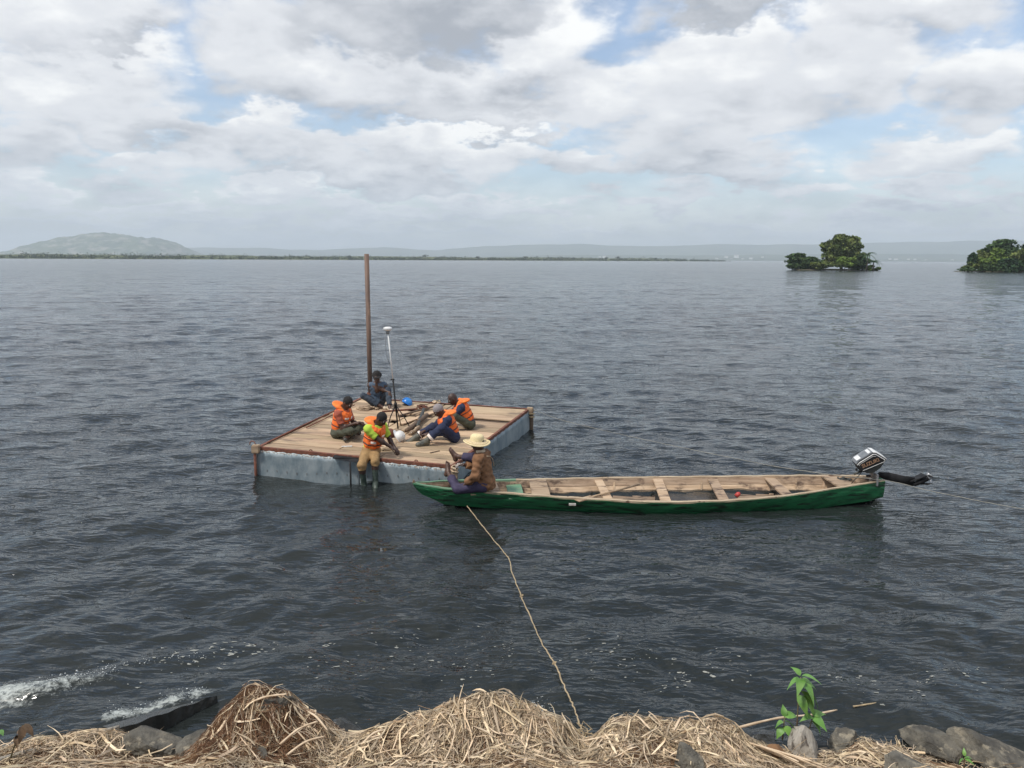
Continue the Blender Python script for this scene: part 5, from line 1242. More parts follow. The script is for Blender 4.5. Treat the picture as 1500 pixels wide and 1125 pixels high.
            c = G.new(); G.ell(c, hc + hu * .034 - hfw * .012, (.106 + t, .090 + t, .108 + t), hf, 0); c = G.cut(c, hc + hu * .030, -hu); G.ell(c, hc + hu * .05 - hfw * .02, (.125, .115, .045), hf, .03)
            if opt.get('brim'): G.ell(c, hc + hu * .055 + hfw * .11, (.085, .085, .012), hf, .01)
            G.mesh(c + wn(.0025, 50), opt.get('name', 'cap'), m_, root)
        elif nm == 'beanie':
            c = G.new(); G.ell(c, hc + hu * .030 - hfw * .014, (.106, .089, .106), hf, 0); c = G.cut(c, hc + hu * .012 + hfw * .05, (hfw * .45 - hu * .8)); c = G.cut(c, hc - hu * .03, -hu); G.mesh(c + wn(.002, 70), 'beanie', m_, root)
        elif nm == 'glove':
            d = Vector((arm[k_ := opt['k']][2] - arm[k_][1])); g = AH - .004; g = G.cut(g, arm[k_][2] + d.normalized() * .01, -d)
            X, Y, Z = np.meshgrid(*G.ax, indexing='ij', sparse=True); c = arm[k_][2]; g = np.maximum(g, (np.sqrt((X - c.x) ** 2 + (Y - c.y) ** 2 + (Z - c.z) ** 2) - .25).astype(np.float32)); G.mesh(g, 'glove', m_, root)
        elif nm == 'vest':
            Tb = G.new(); G.ell(Tb, sp(.36), (.158, .192, .19), R, .05); G.ell(Tb, sp(.74, .01), (.172, .205, .17), R, .07); G.cone(Tb, sh[0] - lat * .05, sh[1] + lat * .05, .078, .078, .05)
            g = Tb + wn(.006, 30, 3)
            for k in (0, 1):                                              # armholes
                s_, e, h = arm[k]; o_ = lat * (.03 if k == 0 else -.03); q = G.new(); G.cone(q, s_ + o_, s_.lerp(e, .9), .068, .060, 0); g = -G.smin(-g, q, .02)
                g = G.cut(g, s_ + o_ * .25, lat * (1 if k == 0 else -1))
            q = G.new(); G.cone(q, nk - spine * .10 + fw * .035, nk + spine * .10 + fw * .05, .072, .10, 0); g = -G.smin(-g, q, .02)
            g = G.cut(g, pel + spine * .045, -spine); g = G.cut(g, nk + spine * .035, spine)
            slit = G.new(); sl, X, Y, Z = G.win(pel - Vector((.5, .5, .5)), nk + Vector((.5, .5, .5)), 0)       # front opening
            c0_ = np.abs((X - pel.x) * lat.x + (Y - pel.y) * lat.y + (Z - pel.z) * lat.z) - .006; c1_ = -((X - pel.x) * fw.x + (Y - pel.y) * fw.y + (Z - pel.z) * fw.z) + .08
            slit[sl] = np.maximum(c0_, c1_); g = np.maximum(g, -slit)
            # quilted seam lines running across
            hgt = ((np.meshgrid(*G.ax, indexing='ij', sparse=True)[0] - pel.x) * spine.x + (np.meshgrid(*G.ax, indexing='ij', sparse=True)[1] - pel.y) * spine.y + (np.meshgrid(*G.ax, indexing='ij', sparse=True)[2] - pel.z) * spine.z)
            g = g + (.007 * np.exp(-((hgt - .16) / .012) ** 2) + .007 * np.exp(-((hgt - .30) / .012) ** 2)).astype(np.float32)
            G.mesh(g, 'life_vest', vest_m, root)
            # collar pad standing behind the neck
            cf = frame_of((-fw * Vector((1, 1, 0))).normalized() + Vector((0, 0, opt.get('ctilt', .22))), (0, 0, 1)); cfx = Vector((cf[0][0], cf[1][0], cf[2][0])); c = G.new()
            G.ell(c, nk + spine * .035 - fw * .02 + cfx * .085, (.150, .165, .046), cf, 0); G.cone(c, nk + lat * .085 + fw * .03 + spine * .01, nk + lat * .10 - fw * .05 + spine * .05, .034, .04, .04); G.cone(c, nk - lat * .085 + fw * .03 + spine * .01, nk - lat * .10 - fw * .05 + spine * .05, .034, .04, .04)
            q = G.new(); G.cone(q, nk, hc, .070, .100, 0); c = -G.smin(-c, q, .015); G.mesh(c, 'vest_collar', vest_y, root)
            def belt(hh, th, m2, nm2, out=.006):
                w_ = np.maximum(g - out, (np.abs(hgt - hh) - th).astype(np.float32)); G.mesh(w_, nm2, m2, root)
            belt(.155, .012, strap, 'waist_strap', .007)
            if opt.get('strap2', True): belt(.27, .009, strap, 'chest_strap', .006)
            if opt.get('patch', True):
                X, Y, Z = np.meshgrid(*G.ax, indexing='ij', sparse=True); la = (X - pel.x) * lat.x + (Y - pel.y) * lat.y + (Z - pel.z) * lat.z; fo_ = (X - pel.x) * fw.x + (Y - pel.y) * fw.y + (Z - pel.z) * fw.z
                for s_ in (1, -1):
                    for hh in (.345, .215):
                        w_ = np.maximum(np.maximum(g - .008, (np.abs(hgt - hh) - .024).astype(np.float32)), (np.abs(la * s_ - .085) - .045).astype(np.float32)); w_ = np.maximum(w_, (.02 - fo_).astype(np.float32)); G.mesh(w_, 'reflective_patch', refl, root)
    return tag(root, label, 'person', group), dict(arm=arm, leg=leg, hd=hd, hf=hf, hu=hu, hfw=hfw, hl=hl, nk=nk, spine=spine, fw=fw, lat=lat, pel=pel)
PG = 'workers sitting on the raft'
# left worker in rust shirt
person(dz(496, 640), radians(-20), 'worker in orange life vest and rust shirt sitting cross-legged at the left of the raft', (.13, 0, .56), (.235, -.005, .70), (.75, -.15, -.55),
       [(.42, .10, .30), (.40, -.04, .31)], [(-.3, .5, -1), (-.5, -.5, -1)], [(.30, -.14, .07), (.24, .16, .07)], [(.4, 1.0, .35), (.5, -1.0, .35)], [(.5, -.8, -.1), (.5, .8, -.1)], skin,
       [('shirt', dict(m=rustc, sleeve=.72)), ('trousers', dict(m=olive)), ('shoes', dict(m=blackr)), ('vest', dict(ctilt=.55)), ('hair', dict(m=hair, t=.002))], group=PG)
# front worker with his legs over the edge
person(dz(545, 668) + Vector((-.02, .03, 0)), radians(-42), 'worker in orange life vest over lime shirt with boots hanging off the raft edge', (.14, .02, .60), (.265, .05, .715), (.75, .15, -.60),
       [(.36, .27, .15), (.42, .17, .17)], [(-.1, .5, -1), (.2, -.6, -1)], [(.36, -.20, -.42), (.22, -.34, -.46)], [(.8, -.6, .3), (.6, -.8, .3)], [(.7, -.5, -.5), (.6, -.7, -.5)], skin2,
       [('shirt', dict(m=lime, sleeve=.75)), ('trousers', dict(m=khaki, end=.20, t=.020)), ('boots', dict(m=boot_g, **{'from': .16})), ('vest', dict(ctilt=.3)), ('hair', dict(m=hair, t=.002))], group=PG)
# back worker with cap
person(dz(553, 594), radians(-72), 'young man in black cap and sleeveless denim top sitting with hand at his mouth', (.07, 0, .55), (.14, -.02, .70), (.9, -.1, -.3),
       [(.26, -.05, .62), (.42, .30, .34)], [(.2, -.5, -1), (.1, 1, -.1)], [(.50, .20, .06), (.36, -.02, .07)], [(.2, .25, 1), (.7, -.8, .6)], [(1, .2, -.15), (.7, .6, -.1)], skin,
       [('sleeveless', dict(m=denim)), ('trousers', dict(m=jeans)), ('shoes', dict(m=beige)), ('cap', dict(m=hair, brim=True)), ('hair', dict(m=hair, t=.004))], group=PG, hand_dirs=[(.1, .1, 1), (.5, .1, -1)])
# bald worker at the back right
person(dz(688, 627), radians(190), 'bald worker in orange life vest over navy shirt sitting behind the man in grey beanie', (.22, 0, .53), (.36, 0, .635), (.8, .1, -.5),
       [(.60, .12, .20), (.60, -.12, .20)], [(.1, .6, -1), (.1, -.6, -1)], [(.66, .16, .07), (.68, -.16, .07)], [(.3, .5, 1), (.3, -.5, 1)], [(1, .1, -.1), (1, -.1, -.1)], skin2,
       [('shirt', dict(m=navy, cuff=.92)), ('trousers', dict(m=olive)), ('shoes', dict(m=blackr)), ('vest', dict(patch=False))], group=PG)
# worker in coveralls with grey beanie
person(dz(664, 646), radians(198), 'worker in grey beanie and navy coveralls with orange life vest and big rubber boots', (.17, 0, .52), (.295, 0, .635), (.75, .1, -.62),
       [(.53, .10, .20), (.55, -.10, .22)], [(.0, .5, -1), (.0, -.6, -1)], [(.60, .24, .09), (.74, -.12, .09)], [(.3, .5, 1), (.2, -.3, 1)], [(1, .25, -.05), (1, .1, -.15)], skin,
       [('shirt', dict(m=navy, cuff=.88, t=.020, wr=.007)), ('trousers', dict(m=navy, t=.022, end=.80, band=refl)), ('sleeve_band', dict(m=refl)), ('boots', dict(m=boot_m, **{'from': .72})), ('vest', dict(patch=False)), ('beanie', dict(m=greyc))], group=PG)
# man in the canoe
pm, J = person(P(711, 717, .27), radians(166), 'man in brown jacket and wide straw hat sitting in the canoe bow', (.07, 0, .61), (.13, .0, .755), (.95, -.1, -.25),
       [(.26, .20, .14), (.40, -.10, .36)], [(-.5, .9, -.8), (-.2, -.7, -1)], [(.66, -.06, .22), (.56, -.22, .46)], [(.5, .8, -.5), (.3, -.1, .7)], [(-.1, -.3, .95), (.42, -.05, .90)], skin,
       [('jacket', dict(m=brownj, t=.030, wr=.009, hem=.05, bot=.10, cuff=.85, collar=beige, floor=-.005)), ('trousers', dict(m=purple, t=.020, end=.70)), ('glove', dict(m=glove_m, k=1)), ('hair', dict(m=hair, t=.003))])
hu, hfw = J['hu'], J['hfw']; hr = (Vector((hfw.x * .10, 0, 1)).normalized()).to_track_quat('Z', 'X').to_matrix(); hc = J['hd'] + hu * .055
hat = empty('straw_hat', pm.matrix_basis @ hc); hat.rotation_euler = (0, radians(-4), radians(166))
hat.location = pm.location + Matrix.Rotation(radians(166), 3, 'Z') @ hc
MB().lathe([(.118, .0), (.112, .06), (.105, .085), (.085, .105), (.04, .112), (0, .113)], 28).build('crown', strawhat2, hat, True)
MB().lathe([(.113, .010), (.125, .004), (.16, -.006), (.20, -.016), (.214, -.020), (.214, -.027), (.16, -.016), (.113, -.004)], 36, wob=lambda t, r: .03 * max(0, r - .12) / .1 * sin(2 * t + .5) * .5).build('brim', strawhat, hat, True)
MB().tube([(.214 * cos(t), .214 * sin(t), -.023 + .014 * sin(2 * t + .5)) for t in np.linspace(0, 2 * pi, 40)], .011, 7, cap=False).build('brim_edge', strawhat2, hat, True)
MB().tube([(.175 * cos(t), .175 * sin(t), -.006 + .010 * sin(2 * t + .5)) for t in np.linspace(0, 2 * pi, 40)], .006, 6, cap=False).build('brim_ring', strawhat2, hat, True)
tag(hat, 'wide brimmed yellow straw hat worn by the man in the canoe', 'hat')
o = MB().tube([J['nk'] + J['fw'] * -.125 + J['lat'] * .13 + J['spine'] * -.03, J['nk'] - J['fw'] * .150 + J['lat'] * .02 - J['spine'] * .06, J['nk'] - J['fw'] * .158 - J['lat'] * .07 - J['spine'] * .13, J['nk'] - J['fw'] * .150 - J['lat'] * .12 - J['spine'] * .26], .005, 6).build('cord', straw_pale, pm, True)

# ================================================================== BANK
crest_pts = [(-150, 1108), (0, 1106), (60, 1092), (110, 1080), (150, 1077), (185, 1090), (250, 1104), (300, 1092), (322, 1068), (345, 1036), (370, 1014), (395, 1009), (425, 1022), (450, 1046), (475, 1060), (505, 1080), (530, 1084), (560, 1068), (610, 1050), (660, 1036), (705, 1025), (740, 1021), (768, 1034), (800, 1052), (830, 1062), (846, 1084), (868, 1090), (890, 1068), (930, 1055), (985, 1056), (1010, 1060), (1045, 1060), (1070, 1072), (1100, 1090), (1150, 1104), (1200, 1116), (1235, 1108), (1262, 1092), (1300, 1100), (1350, 1112), (1400, 1124), (1460, 1134), (1650, 1142)]
YC = 5.62
cxs = np.array([PY(u, v, YC).x for u, v in crest_pts]); czs = np.array([PY(u, v, YC).z for u, v in crest_pts])
def bank(x, y, rough=True):
    "height of the bank: a lumpy crest at y = 5.6 falling into the lake, rising behind towards the viewer's feet"
    x = np.asarray(x, float); y = np.asarray(y, float)
    cz = np.interp(x + .10 * np.sin(y * 5), cxs, czs)
    front = np.clip((y - YC) / .42, 0, 1); back = np.clip((YC - y) / 1.0, 0, 6)
    low = .03 + .05 * np.sin(x * 1.7)
    z_f = cz - (cz + .45) * front ** 1.5
    rise = np.clip((5.25 - y), 0, None) * .47
    cz_b = cz * np.exp(-(np.clip(YC - y, 0, None) / .37) ** 2) + (.23 + .05 * np.sin(x * 2.3 + 1)) * (1 - np.exp(-(np.clip(YC - y, 0, None) / .37) ** 2))
    z = np.where(y > YC, z_f, cz_b + rise)
    if rough: z = z + .060 * vnoise(x * 3.4, y * 3.4, 61, 4) + .028 * vnoise(x * 11, y * 11, 62, 3)
    return z
X, Y = np.meshgrid(np.linspace(-7.5, 7.5, 420), np.linspace(6.15, 4.6, 110), indexing='ij'); Z = bank(X, Y)
i, j = np.meshgrid(np.arange(419), np.arange(109), indexing='ij'); q = (i * 110 + j).ravel()
tag(mknp('lake_bank', np.stack([X, Y, Z], -1).reshape(-1, 3), np.stack([q, q + 110, q + 111, q + 1][::-1], -1), debris), kind='structure')
X, Y = np.meshgrid(np.linspace(-14, 14, 60), np.linspace(4.62, -6, 40), indexing='ij'); Z = np.where(Y > 1, bank(X, Y, False), bank(X, Y * 0 + 1, False)) - .02
i, j = np.meshgrid(np.arange(59), np.arange(39), indexing='ij'); q = (i * 40 + j).ravel()
tag(mknp('upper_bank', np.stack([X, Y, Z], -1).reshape(-1, 3), np.stack([q, q + 40, q + 41, q + 1][::-1], -1), debris), kind='structure')
def bz(x, y): return float(bank(np.array([x]), np.array([y]))[0])

def strands(n, seed, sampler, lmin, lmax, r0, r1, lift, curl, m, name, dir_mean=None, dir_sp=1.2, seg=5, flat=.8, kink=0.0, wide=1.3, stick=.10):
    "flattened three sided strands that follow the mound, all computed at once"
    r = np.random.default_rng(seed); x, y = sampler(n, r); L = np.exp(r.uniform(math.log(lmin), math.log(lmax), n))
    th = (r.uniform(0, 2 * pi, n) if dir_mean is None else dir_mean(x, y) + r.normal(0, dir_sp, n)); kap = r.normal(0, curl, n)
    rad = np.exp(r.uniform(math.log(r0), math.log(r1), n)); base = np.abs(r.normal(0, lift, n)) + rad * .5; arch = r.uniform(-.1, 1.0, n) ** 2 * L * .08; tilt = r.normal(0, stick, n)
    C = np.zeros((n, seg + 1, 3)); px, py = x.copy(), y.copy()
    for k in range(seg + 1):
        f = k / seg; C[:, k, 0] = px; C[:, k, 1] = py; C[:, k, 2] = np.maximum(bank(px, py), -.03) + base + arch * np.sin(pi * f) + tilt * L * f * .8
        th = th + kap / seg + r.normal(0, kink, n) * (r.random(n) < .35); px = px + np.cos(th) * L / seg; py = py + np.sin(th) * L / seg
    z0 = C[:, :, 2].copy(); C[:, 1:-1, 2] = (z0[:, :-2] + z0[:, 1:-1] * 2 + z0[:, 2:]) / 4      # stiff stems bridge small dips
    T = np.gradient(C, axis=1); T /= np.linalg.norm(T, axis=2, keepdims=True) + 1e-9
    U = np.cross(T, np.array([0, 0, 1.0])); U /= np.linalg.norm(U, axis=2, keepdims=True) + 1e-9; N = np.cross(U, T)
    ph = r.normal(0, .7, n)[:, None, None]; U, N = U * np.cos(ph) + N * np.sin(ph), N * np.cos(ph) - U * np.sin(ph)
    prof_ = 1 + r.normal(0, .18, (n, seg + 1)); prof_[:, -1] *= r.uniform(.05, .9, n); prof_[:, 0] *= r.uniform(.3, 1, n)
    tp = rad[:, None, None] * np.clip(prof_, .05, 2)[:, :, None]; V = []
    for a in (0, 2 * pi / 3, 4 * pi / 3): V.append(C + (U * np.cos(a + .5) * wide + N * np.sin(a + .5) * flat) * tp)
    V = np.stack(V, 2).reshape(-1, 3)                 # strand, ring, corner
    s_, k_, c_ = np.meshgrid(np.arange(n), np.arange(seg), np.arange(3), indexing='ij'); b0 = (s_ * (seg + 1) + k_) * 3; c2 = (c_ + 1) % 3
    Q = np.stack([b0 + c_, b0 + c2, b0 + 3 + c2, b0 + 3 + c_], -1).reshape(-1, 4)
    return tag(mknp(name, V, Q, m, smooth=False), kind='stuff')
UX = lambda u: PY(u, 1080, YC).x
bare = [(UX(195), UX(305), .8), (UX(1110), UX(1235), .55), (UX(1345), UX(1650), .9)]           # stretches where rock shows
def samp(n, r):
    x = r.uniform(-5.2, 5.2, n * 3); y = YC + .12 - np.abs(r.normal(0, .42, n * 3)) * 1.0
    x = x + .10 * np.sin(x * 9 + 3 * np.sin(y * 5))                                           # drifts and thin places
    keep = vnoise(x * 3.3, y * 3.3, 77, 3) > r.uniform(-.8, .35, n * 3)
    for a, b_, p in bare: keep &= ~((x > a) & (x < b_) & (r.random(n * 3) < p))
    keep &= (y > 4.75); x, y = x[keep], y[keep]; return x[:n], y[:n]
def samp_front(n, r):
    x, y = samp(n, r); return x, YC + r.uniform(-.15, .26, len(x))
def fit(n, f):
    def g(n_, r):
        x, y = f(n_, r); k = np.arange(n_) % len(x); return x[k] + r.normal(0, .02, n_), y[k] + r.normal(0, .02, n_)
    return g
straw_grey = mat('grey_old_straw', (.46, .38, .28), (.26, .20, .135), 5, rough=.85, island=.45)
straw_dark = mat('rotten_straw', (.15, .085, .045), (.075, .045, .026), 6, rough=.9, island=.4)
strands(21000, 1, fit(0, samp), .05, .26, .0009, .0024, .022, .5, straw_m, 'straw_litter', seg=3, kink=.5)
strands(9000, 11, fit(0, samp), .05, .30, .0012, .0030, .026, .4, straw_grey, 'old_straw_litter', seg=3, kink=.4)
strands(9000, 12, fit(0, samp), .04, .16, .0010, .0035, .010, .9, straw_dark, 'rotten_litter', seg=3, kink=.6)
strands(1100, 2, fit(0, samp), .07, .32, .0026, .0056, .036, .25, straw_pale, 'reed_stems', seg=4, kink=.30, stick=.26)
strands(3000, 13, fit(0, samp), .06, .34, .0040, .0085, .026, .35, straw_m, 'flat_reed_blades', seg=4, kink=.35, flat=.18, wide=1.2)
strands(6000, 3, fit(0, samp_front), .06, .26, .0010, .0034, .015, .7, straw_m, 'straw_fringe', dir_mean=lambda x, y: x * 0 + pi / 2 - .3, dir_sp=1.0, seg=3, kink=.5)
def samp_m(n, r):
    x = r.normal(UX(375), .24, n); return x, YC + r.uniform(-.55, .28, n)
strands(12000, 4, samp_m, .06, .32, .0008, .0020, .022, 1.2, fibre_m, 'root_fibre_mat', dir_mean=lambda x, y: np.where(x < UX(385), pi * .8, pi * .25), dir_sp=.7, seg=4)
def samp_m2(n, r):
    c = r.choice([UX(140), UX(700), UX(1010), UX(850), UX(600), UX(60), UX(1270)], n); return c + r.normal(0, .30, n), YC + r.uniform(-.6, .15, n)
strands(9000, 5, samp_m2, .04, .22, .0008, .0020, .014, 1.4, fibre_m, 'root_fibre_mat', seg=3)

# single thick stems one can pick out
def stem(pts, r_, m, label, name='reed_stem', cat='stem', seed=0, group=None):
    rr = random.Random(seed); P_ = resample([Vector(p) for p in pts], max(8, len(pts) * 4)); n = len(P_)
    mb = MB(); mb.tube(P_, [r_ * (1 - .35 * k / n) * rr.uniform(.85, 1.15) for k in range(n)], 7); return tag(mb.build(name, m, smooth=True), label, cat, group)
stem([PY(1040, 1078, 5.6), PY(1085, 1065, 5.75), PY(1140, 1052, 5.95), PY(1190, 1047, 6.1), PY(1226, 1040, 6.25)], .012, straw_pale, 'long bent brown reed reaching out over the water past the green weeds', seed=1)
stem([P(1250, 1035, .02), P(1275, 1031, .03), P(1295, 1028, .03)], .008, rope_m, 'thin red brown reed floating right of the green weeds', seed=2)
stem([PY(-20, 1118, 5.3), PY(60, 1096, 5.5), PY(120, 1080, 5.62), PY(175, 1064, 5.7)], .020, weath, 'long weathered branch lying along the left straw bank', cat='branch', name='branch', seed=3)
stem([PY(770, 1096, 5.42), PY(800, 1104, 5.35), PY(850, 1124, 5.2)], .022, wood_block, 'broken brown stalk lying in the straw below the rope end', name='stalk', cat='stalk', seed=4)
for k, (a, b_, y0, y1) in enumerate((((410, 1096), (465, 1062), 5.3, 5.45), ((420, 1112), (475, 1084), 5.25, 5.4), ((445, 1045), (480, 1075), 5.66, 5.5), ((462, 1046), (463, 1068), 5.7, 5.6), ((350, 1044), (420, 1022), 5.45, 5.5), ((530, 1096), (565, 1074), 5.4, 5.5))):
    stem([PY(*a, y0) + Vector((0, 0, .03)), PY((a[0] + b_[0]) / 2, (a[1] + b_[1]) / 2 - 4, (y0 + y1) / 2) + Vector((0, 0, .04)), PY(*b_, y1) + Vector((0, 0, .03))], .010, straw_pale, ['thick pale stem on the right flank of the tall straw mound', 'pale stem lowest on the right foot of the tall straw mound', 'pale reed sloping down right side of the tall straw mound', 'short pale reed standing up right of the tall straw mound', 'pale stem crossing the top of the tall straw mound', 'bright pale stem half buried between the two big straw mounds'][k], seed=10 + k)
for k in range(9):
    a = (1075 + k * 11, 1082 + k * 3.2); b_ = (a[0] + 95, a[1] + 34 + (k % 3) * 6)
    stem([PY(*a, 5.66 - .02 * k), PY((a[0] + b_[0]) / 2, (a[1] + b_[1]) / 2 - 3, 5.5 - .02 * k), PY(*b_, 5.3)], .009, straw_pale, 'long pale reed of the bundle sloping down below the green weeds', group='reed bundle below the weeds', seed=30 + k)

# rocks
def rock(c, s, R, label, m=rock_m, seed=0, name='rock', sub=3, sharp=.25, cat='rock'):
    bm = bmesh.new(); bmesh.ops.create_icosphere(bm, subdivisions=sub, radius=1); rr = random.Random(seed)
    planes = [(Vector((rr.gauss(0, 1), rr.gauss(0, 1), rr.gauss(0, 1))).normalized(), rr.uniform(.42, .80)) for _ in range(13)]
    from mathutils import noise as mn
    for v in bm.verts:
        p = v.co.normalized()
        d = min([1.0] + [h / max(p.dot(n), 1e-3) for n, h in planes if p.dot(n) > .2]); q = p * d
        q *= 1.12 + .10 * mn.noise(q * 2.5 + Vector((seed, 0, 0))) + .05 * mn.noise(q * 7) + .03 * mn.noise(q * 15)
        v.co = Vector((q.x * s[0], q.y * s[1], q.z * s[2]))
    me = bpy.data.meshes.new(name); bm.to_mesh(me); bm.free(); me.materials.append(m)
    o = bpy.data.objects.new(name, me); COL.objects.link(o); o.location = c; o.rotation_euler = R; return tag(o, label, cat)
rock(PY(232, 1092, 5.62), (.30, .22, .10), (.1, .05, -.25), 'flat grey rock at the waterline behind the wet slab', seed=1, sub=4)
rock(PY(292, 1106, 5.5), (.20, .24, .14), (0, .2, .4), 'grey rock wedged at the left foot of the tall straw mound', seed=2, sub=4)
rock(PY(405, 1040, 5.58), (.17, .14, .15), (.3, .3, 1), 'grey rock showing through the top of the tall straw mound', seed=3, sub=4)
rock(PY(352, 1132, 5.15), (.26, .2, .14), (.1, -.2, .2), 'pale grey rock under the straw at the bottom left of centre', seed=4, sub=4)
rock(PY(1010, 1116, 5.2), (.15, .12, .13), (.2, .5, .4), 'rounded grey stone in the straw right of the rope end', seed=5, sub=4)
rock(PY(1372, 1096, 5.85), (.34, .20, .15), (.2, .30, -.55), 'dark angular rock, left one of the rocks at the lower right corner', seed=6, sub=4)
rock(PY(1415, 1084, 6.1), (.22, .18, .12), (0, .1, .3), 'squat grey rock behind the two large rocks at lower right', seed=7, sub=4)
rock(PY(1455, 1106, 5.75), (.36, .26, .17), (.1, .15, -.3), 'largest grey rock at the lower right corner of the photo', seed=8, sub=4)
rock(PY(1237, 1088, 5.75), (.19, .13, .12), (.1, -.45, .5), 'small mossy dark rock right of the green weeds', seed=9, sub=4)
rock(PY(1300, 1112, 5.7), (.25, .2, .10), (0, .1, 0), 'low dark wet rock between the straw heap and the right-hand rocks', m=rock_wet, seed=10)
rock(PY(1112, 1085, 5.85), (.20, .15, .10), (.1, .1, .4), 'dark wet rock at the waterline left of the green weeds', m=rock_wet, seed=11)
rock(PY(505, 1072, 5.85), (.20, .14, .09), (0, .1, .2), 'black wet rock in the gap right of the tall straw mound', m=rock_wet, seed=12)
rock(PY(1330, 1130, 5.1), (.22, .18, .08), (0, 0, .4), 'grey stone at the bottom edge below the small sprout', seed=13, sub=4)
o = rock(PY(1180, 1096, 5.6), (.16, .10, .20), (-.5, .35, .3), 'upright weathered grey driftwood stump beneath the green weeds', m=weath, seed=14, name='driftwood_stump', sub=4, cat='driftwood')
rock(PY(1140, 1102, 5.55), (.09, .07, .06), (0, 0, 0), 'rust brown clod beside the weathered driftwood stump', m=fibre_m, seed=15, name='soil_clod', cat='clod')
# submerged slab with water pouring over it
sl0, sl1 = P(168, 1070, .20), P(318, 1018, .08); dd = (sl1 - sl0); nn_ = Vector((-dd.y, dd.x, 0)).normalized()
V = []; n = 16
for k in range(n + 1):
    f = k / n; p = sl0 + dd * f; w_ = .20 * (1 - f) ** .5 + .02; th = .10 * (1 - f) ** .6 + .02; jz = .008 * sin(f * 23)
    V += [p + Vector((0, 0, jz)), p + nn_ * w_ + Vector((0, 0, -.05)), p + nn_ * w_ - Vector((0, 0, .3)), p - nn_ * .02 - Vector((0, 0, .3)), p - nn_ * .012 * (k % 2) - Vector((0, 0, th))]
tag(mk('wet_slab', V, [(k * 5 + j, k * 5 + (j + 1) % 5, (k + 1) * 5 + (j + 1) % 5, (k + 1) * 5 + j) for k in range(n) for j in range(5)] + [tuple(range(5))[::-1], tuple(n * 5 + j for j in range(5))], rock_wet), 'thin wet dark slab sticking out of the water with foam behind it', 'slab')

# green weeds
def leaf_mesh(L, wd, droop, fold=.25):
    V = []; n = 7
    for k in range(n + 1):
        f = k / n; hw = wd * (sin(pi * min(1, f * 1.05) ** .75) ** .9 if 0 < f < 1 else 0) + .0006; x = L * (f - .12 * droop * f * f); z = -droop * L * f * f * .75 + .05 * L * sin(pi * f)
        V += [(x, -hw, z + hw * fold), (x, 0, z), (x, hw, z + hw * fold)]
    return V, [(k * 3 + j, (k + 1) * 3 + j, (k + 1) * 3 + j + 1, k * 3 + j + 1) for k in range(n) for j in (0, 1)]
def weed(base, pts, leaves, label, cat='plant', m=leafg, name='weed', r_=.006):
    base = Vector(base); e = empty(name, base); MB().tube([Vector(p) - base for p in pts], [r_ * (1 - .5 * k / len(pts)) for k in range(len(pts))], 7).build('stem', stem_m, e, True)
    for (p, a, el_, L, wd, dr) in leaves:
        o = mk('leaf', *leaf_mesh(L * 1.05, wd * 1.3, dr), m, e, True); o.matrix_local = Matrix.Translation(Vector(p) - base) @ Matrix.Rotation(a, 4, 'Z') @ Matrix.Rotation(-el_, 4, 'Y') @ Matrix.Rotation(random.uniform(-.5, .5), 4, 'X')
    return tag(e, label, cat)
yb = 5.72; PV = lambda u, v: PY(u, v, yb)
weed(PV(1167, 1078), [PV(1167, 1078), PV(1168, 1050), PV(1170, 1020), PV(1173, 992)],
     [(PV(1172, 1000), 0, .25, .15, .030, 1.3), (PV(1173, 996), pi, .3, .10, .028, 1.4), (PV(1173, 992), -.5, .7, .13, .026, 1.1), (PV(1172, 994), -1.8, .4, .12, .030, 1.5), (PV(1171, 1006), -.15, -.35, .21, .034, .7), (PV(1171, 1012), .3, -.5, .20, .032, .8),
      (PV(1170, 1020), -.4, -.5, .19, .030, .6), (PV(1172, 990), 2.2, .9, .09, .022, .8), (PV(1170, 1018), -1.4, -.4, .15, .028, .9), (PV(1172, 998), -.9, -.1, .17, .034, 1.0)], 'tall green leafy weed growing at the water edge above the reed')
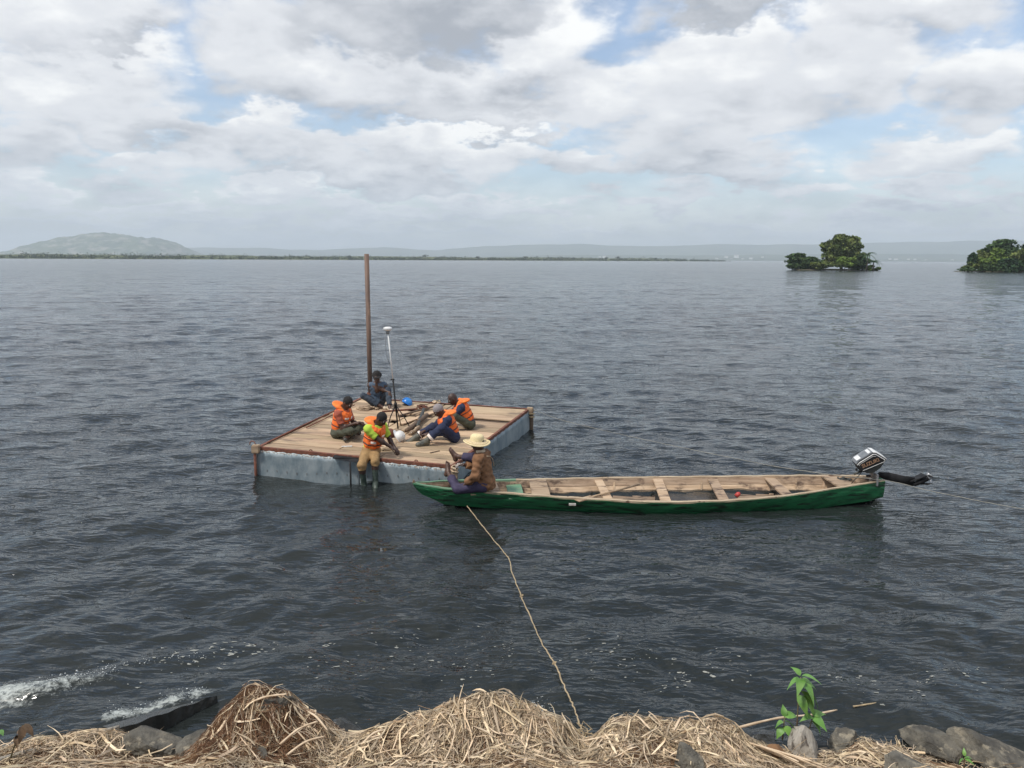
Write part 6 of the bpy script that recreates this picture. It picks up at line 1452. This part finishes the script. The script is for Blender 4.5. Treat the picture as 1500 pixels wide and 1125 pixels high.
weed(PV(1180, 1084), [PV(1180, 1084), PV(1186, 1066), PV(1191, 1048)],
     [(PV(1191, 1048), 0, .6, .10, .026, 1.2), (PV(1191, 1050), -1.2, .2, .12, .028, 1.0), (PV(1190, 1052), .2, -.2, .13, .028, .9), (PV(1190, 1050), pi + .4, .5, .09, .024, 1.2), (PV(1191, 1048), 1.3, .9, .08, .02, .7), (PV(1189, 1056), -.6, -.5, .12, .024, .6)], 'shorter green weed shoot below and right of the tall weed')
weed(PV(1146, 1084), [PV(1146, 1084), PV(1148, 1066), PV(1149, 1050)],
     [(PV(1149, 1050), .1, .35, .12, .026, .9), (PV(1149, 1050), pi / 2, 1.2, .09, .020, .5), (PV(1148, 1056), -.3, -.1, .13, .028, .9), (PV(1148, 1058), pi, .1, .07, .022, 1.1), (PV(1148, 1064), -.9, -.3, .12, .026, .9), (PV(1147, 1066), pi + .7, -.3, .09, .024, .9), (PV(1147, 1070), 0.1, -.5, .08, .02, .6)], 'small bright green weed left of the tall one')
weed(PY(1412, 1128, 5.4), [PY(1412, 1128, 5.4), PY(1413, 1110, 5.4)],
     [(PY(1413, 1110, 5.4), 0, .3, .09, .011, 1.2), (PY(1413, 1112, 5.4), pi, .2, .05, .011, 1.2), (PY(1413, 1112, 5.4), -1, .5, .06, .011, 1.1), (PY(1413, 1108, 5.4), 1.5, 1.2, .06, .010, .4), (PY(1413, 1116, 5.4), -.3, -.2, .06, .010, .7)], 'tiny green sprout between the rocks at lower right')
weed(PY(-14, 1100, 5.3), [PY(-14, 1100, 5.3), PY(-8, 1076, 5.3)], [(PY(-8, 1072, 5.3), -.2, .1, .085, .030, .4)], 'single green leaf poking in at the left edge of the photo')
weed(PY(15, 1112, 5.35), [PY(15, 1112, 5.35), PY(24, 1084, 5.35), PY(36, 1062, 5.35)],
     [(PY(34, 1062, 5.35), -1.2, -.6, .13, .022, .6), (PY(36, 1060, 5.35), -.4, -.7, .12, .018, .3), (PY(30, 1070, 5.35), pi, -.8, .11, .020, .5), (PY(28, 1076, 5.35), -1.9, -.9, .10, .022, .6), (PY(36, 1062, 5.35), .1, -.4, .10, .014, .9)], 'withered brown leaves on a dead twig at the left edge', m=deadleaf, cat='dead twig', name='dead_twig')
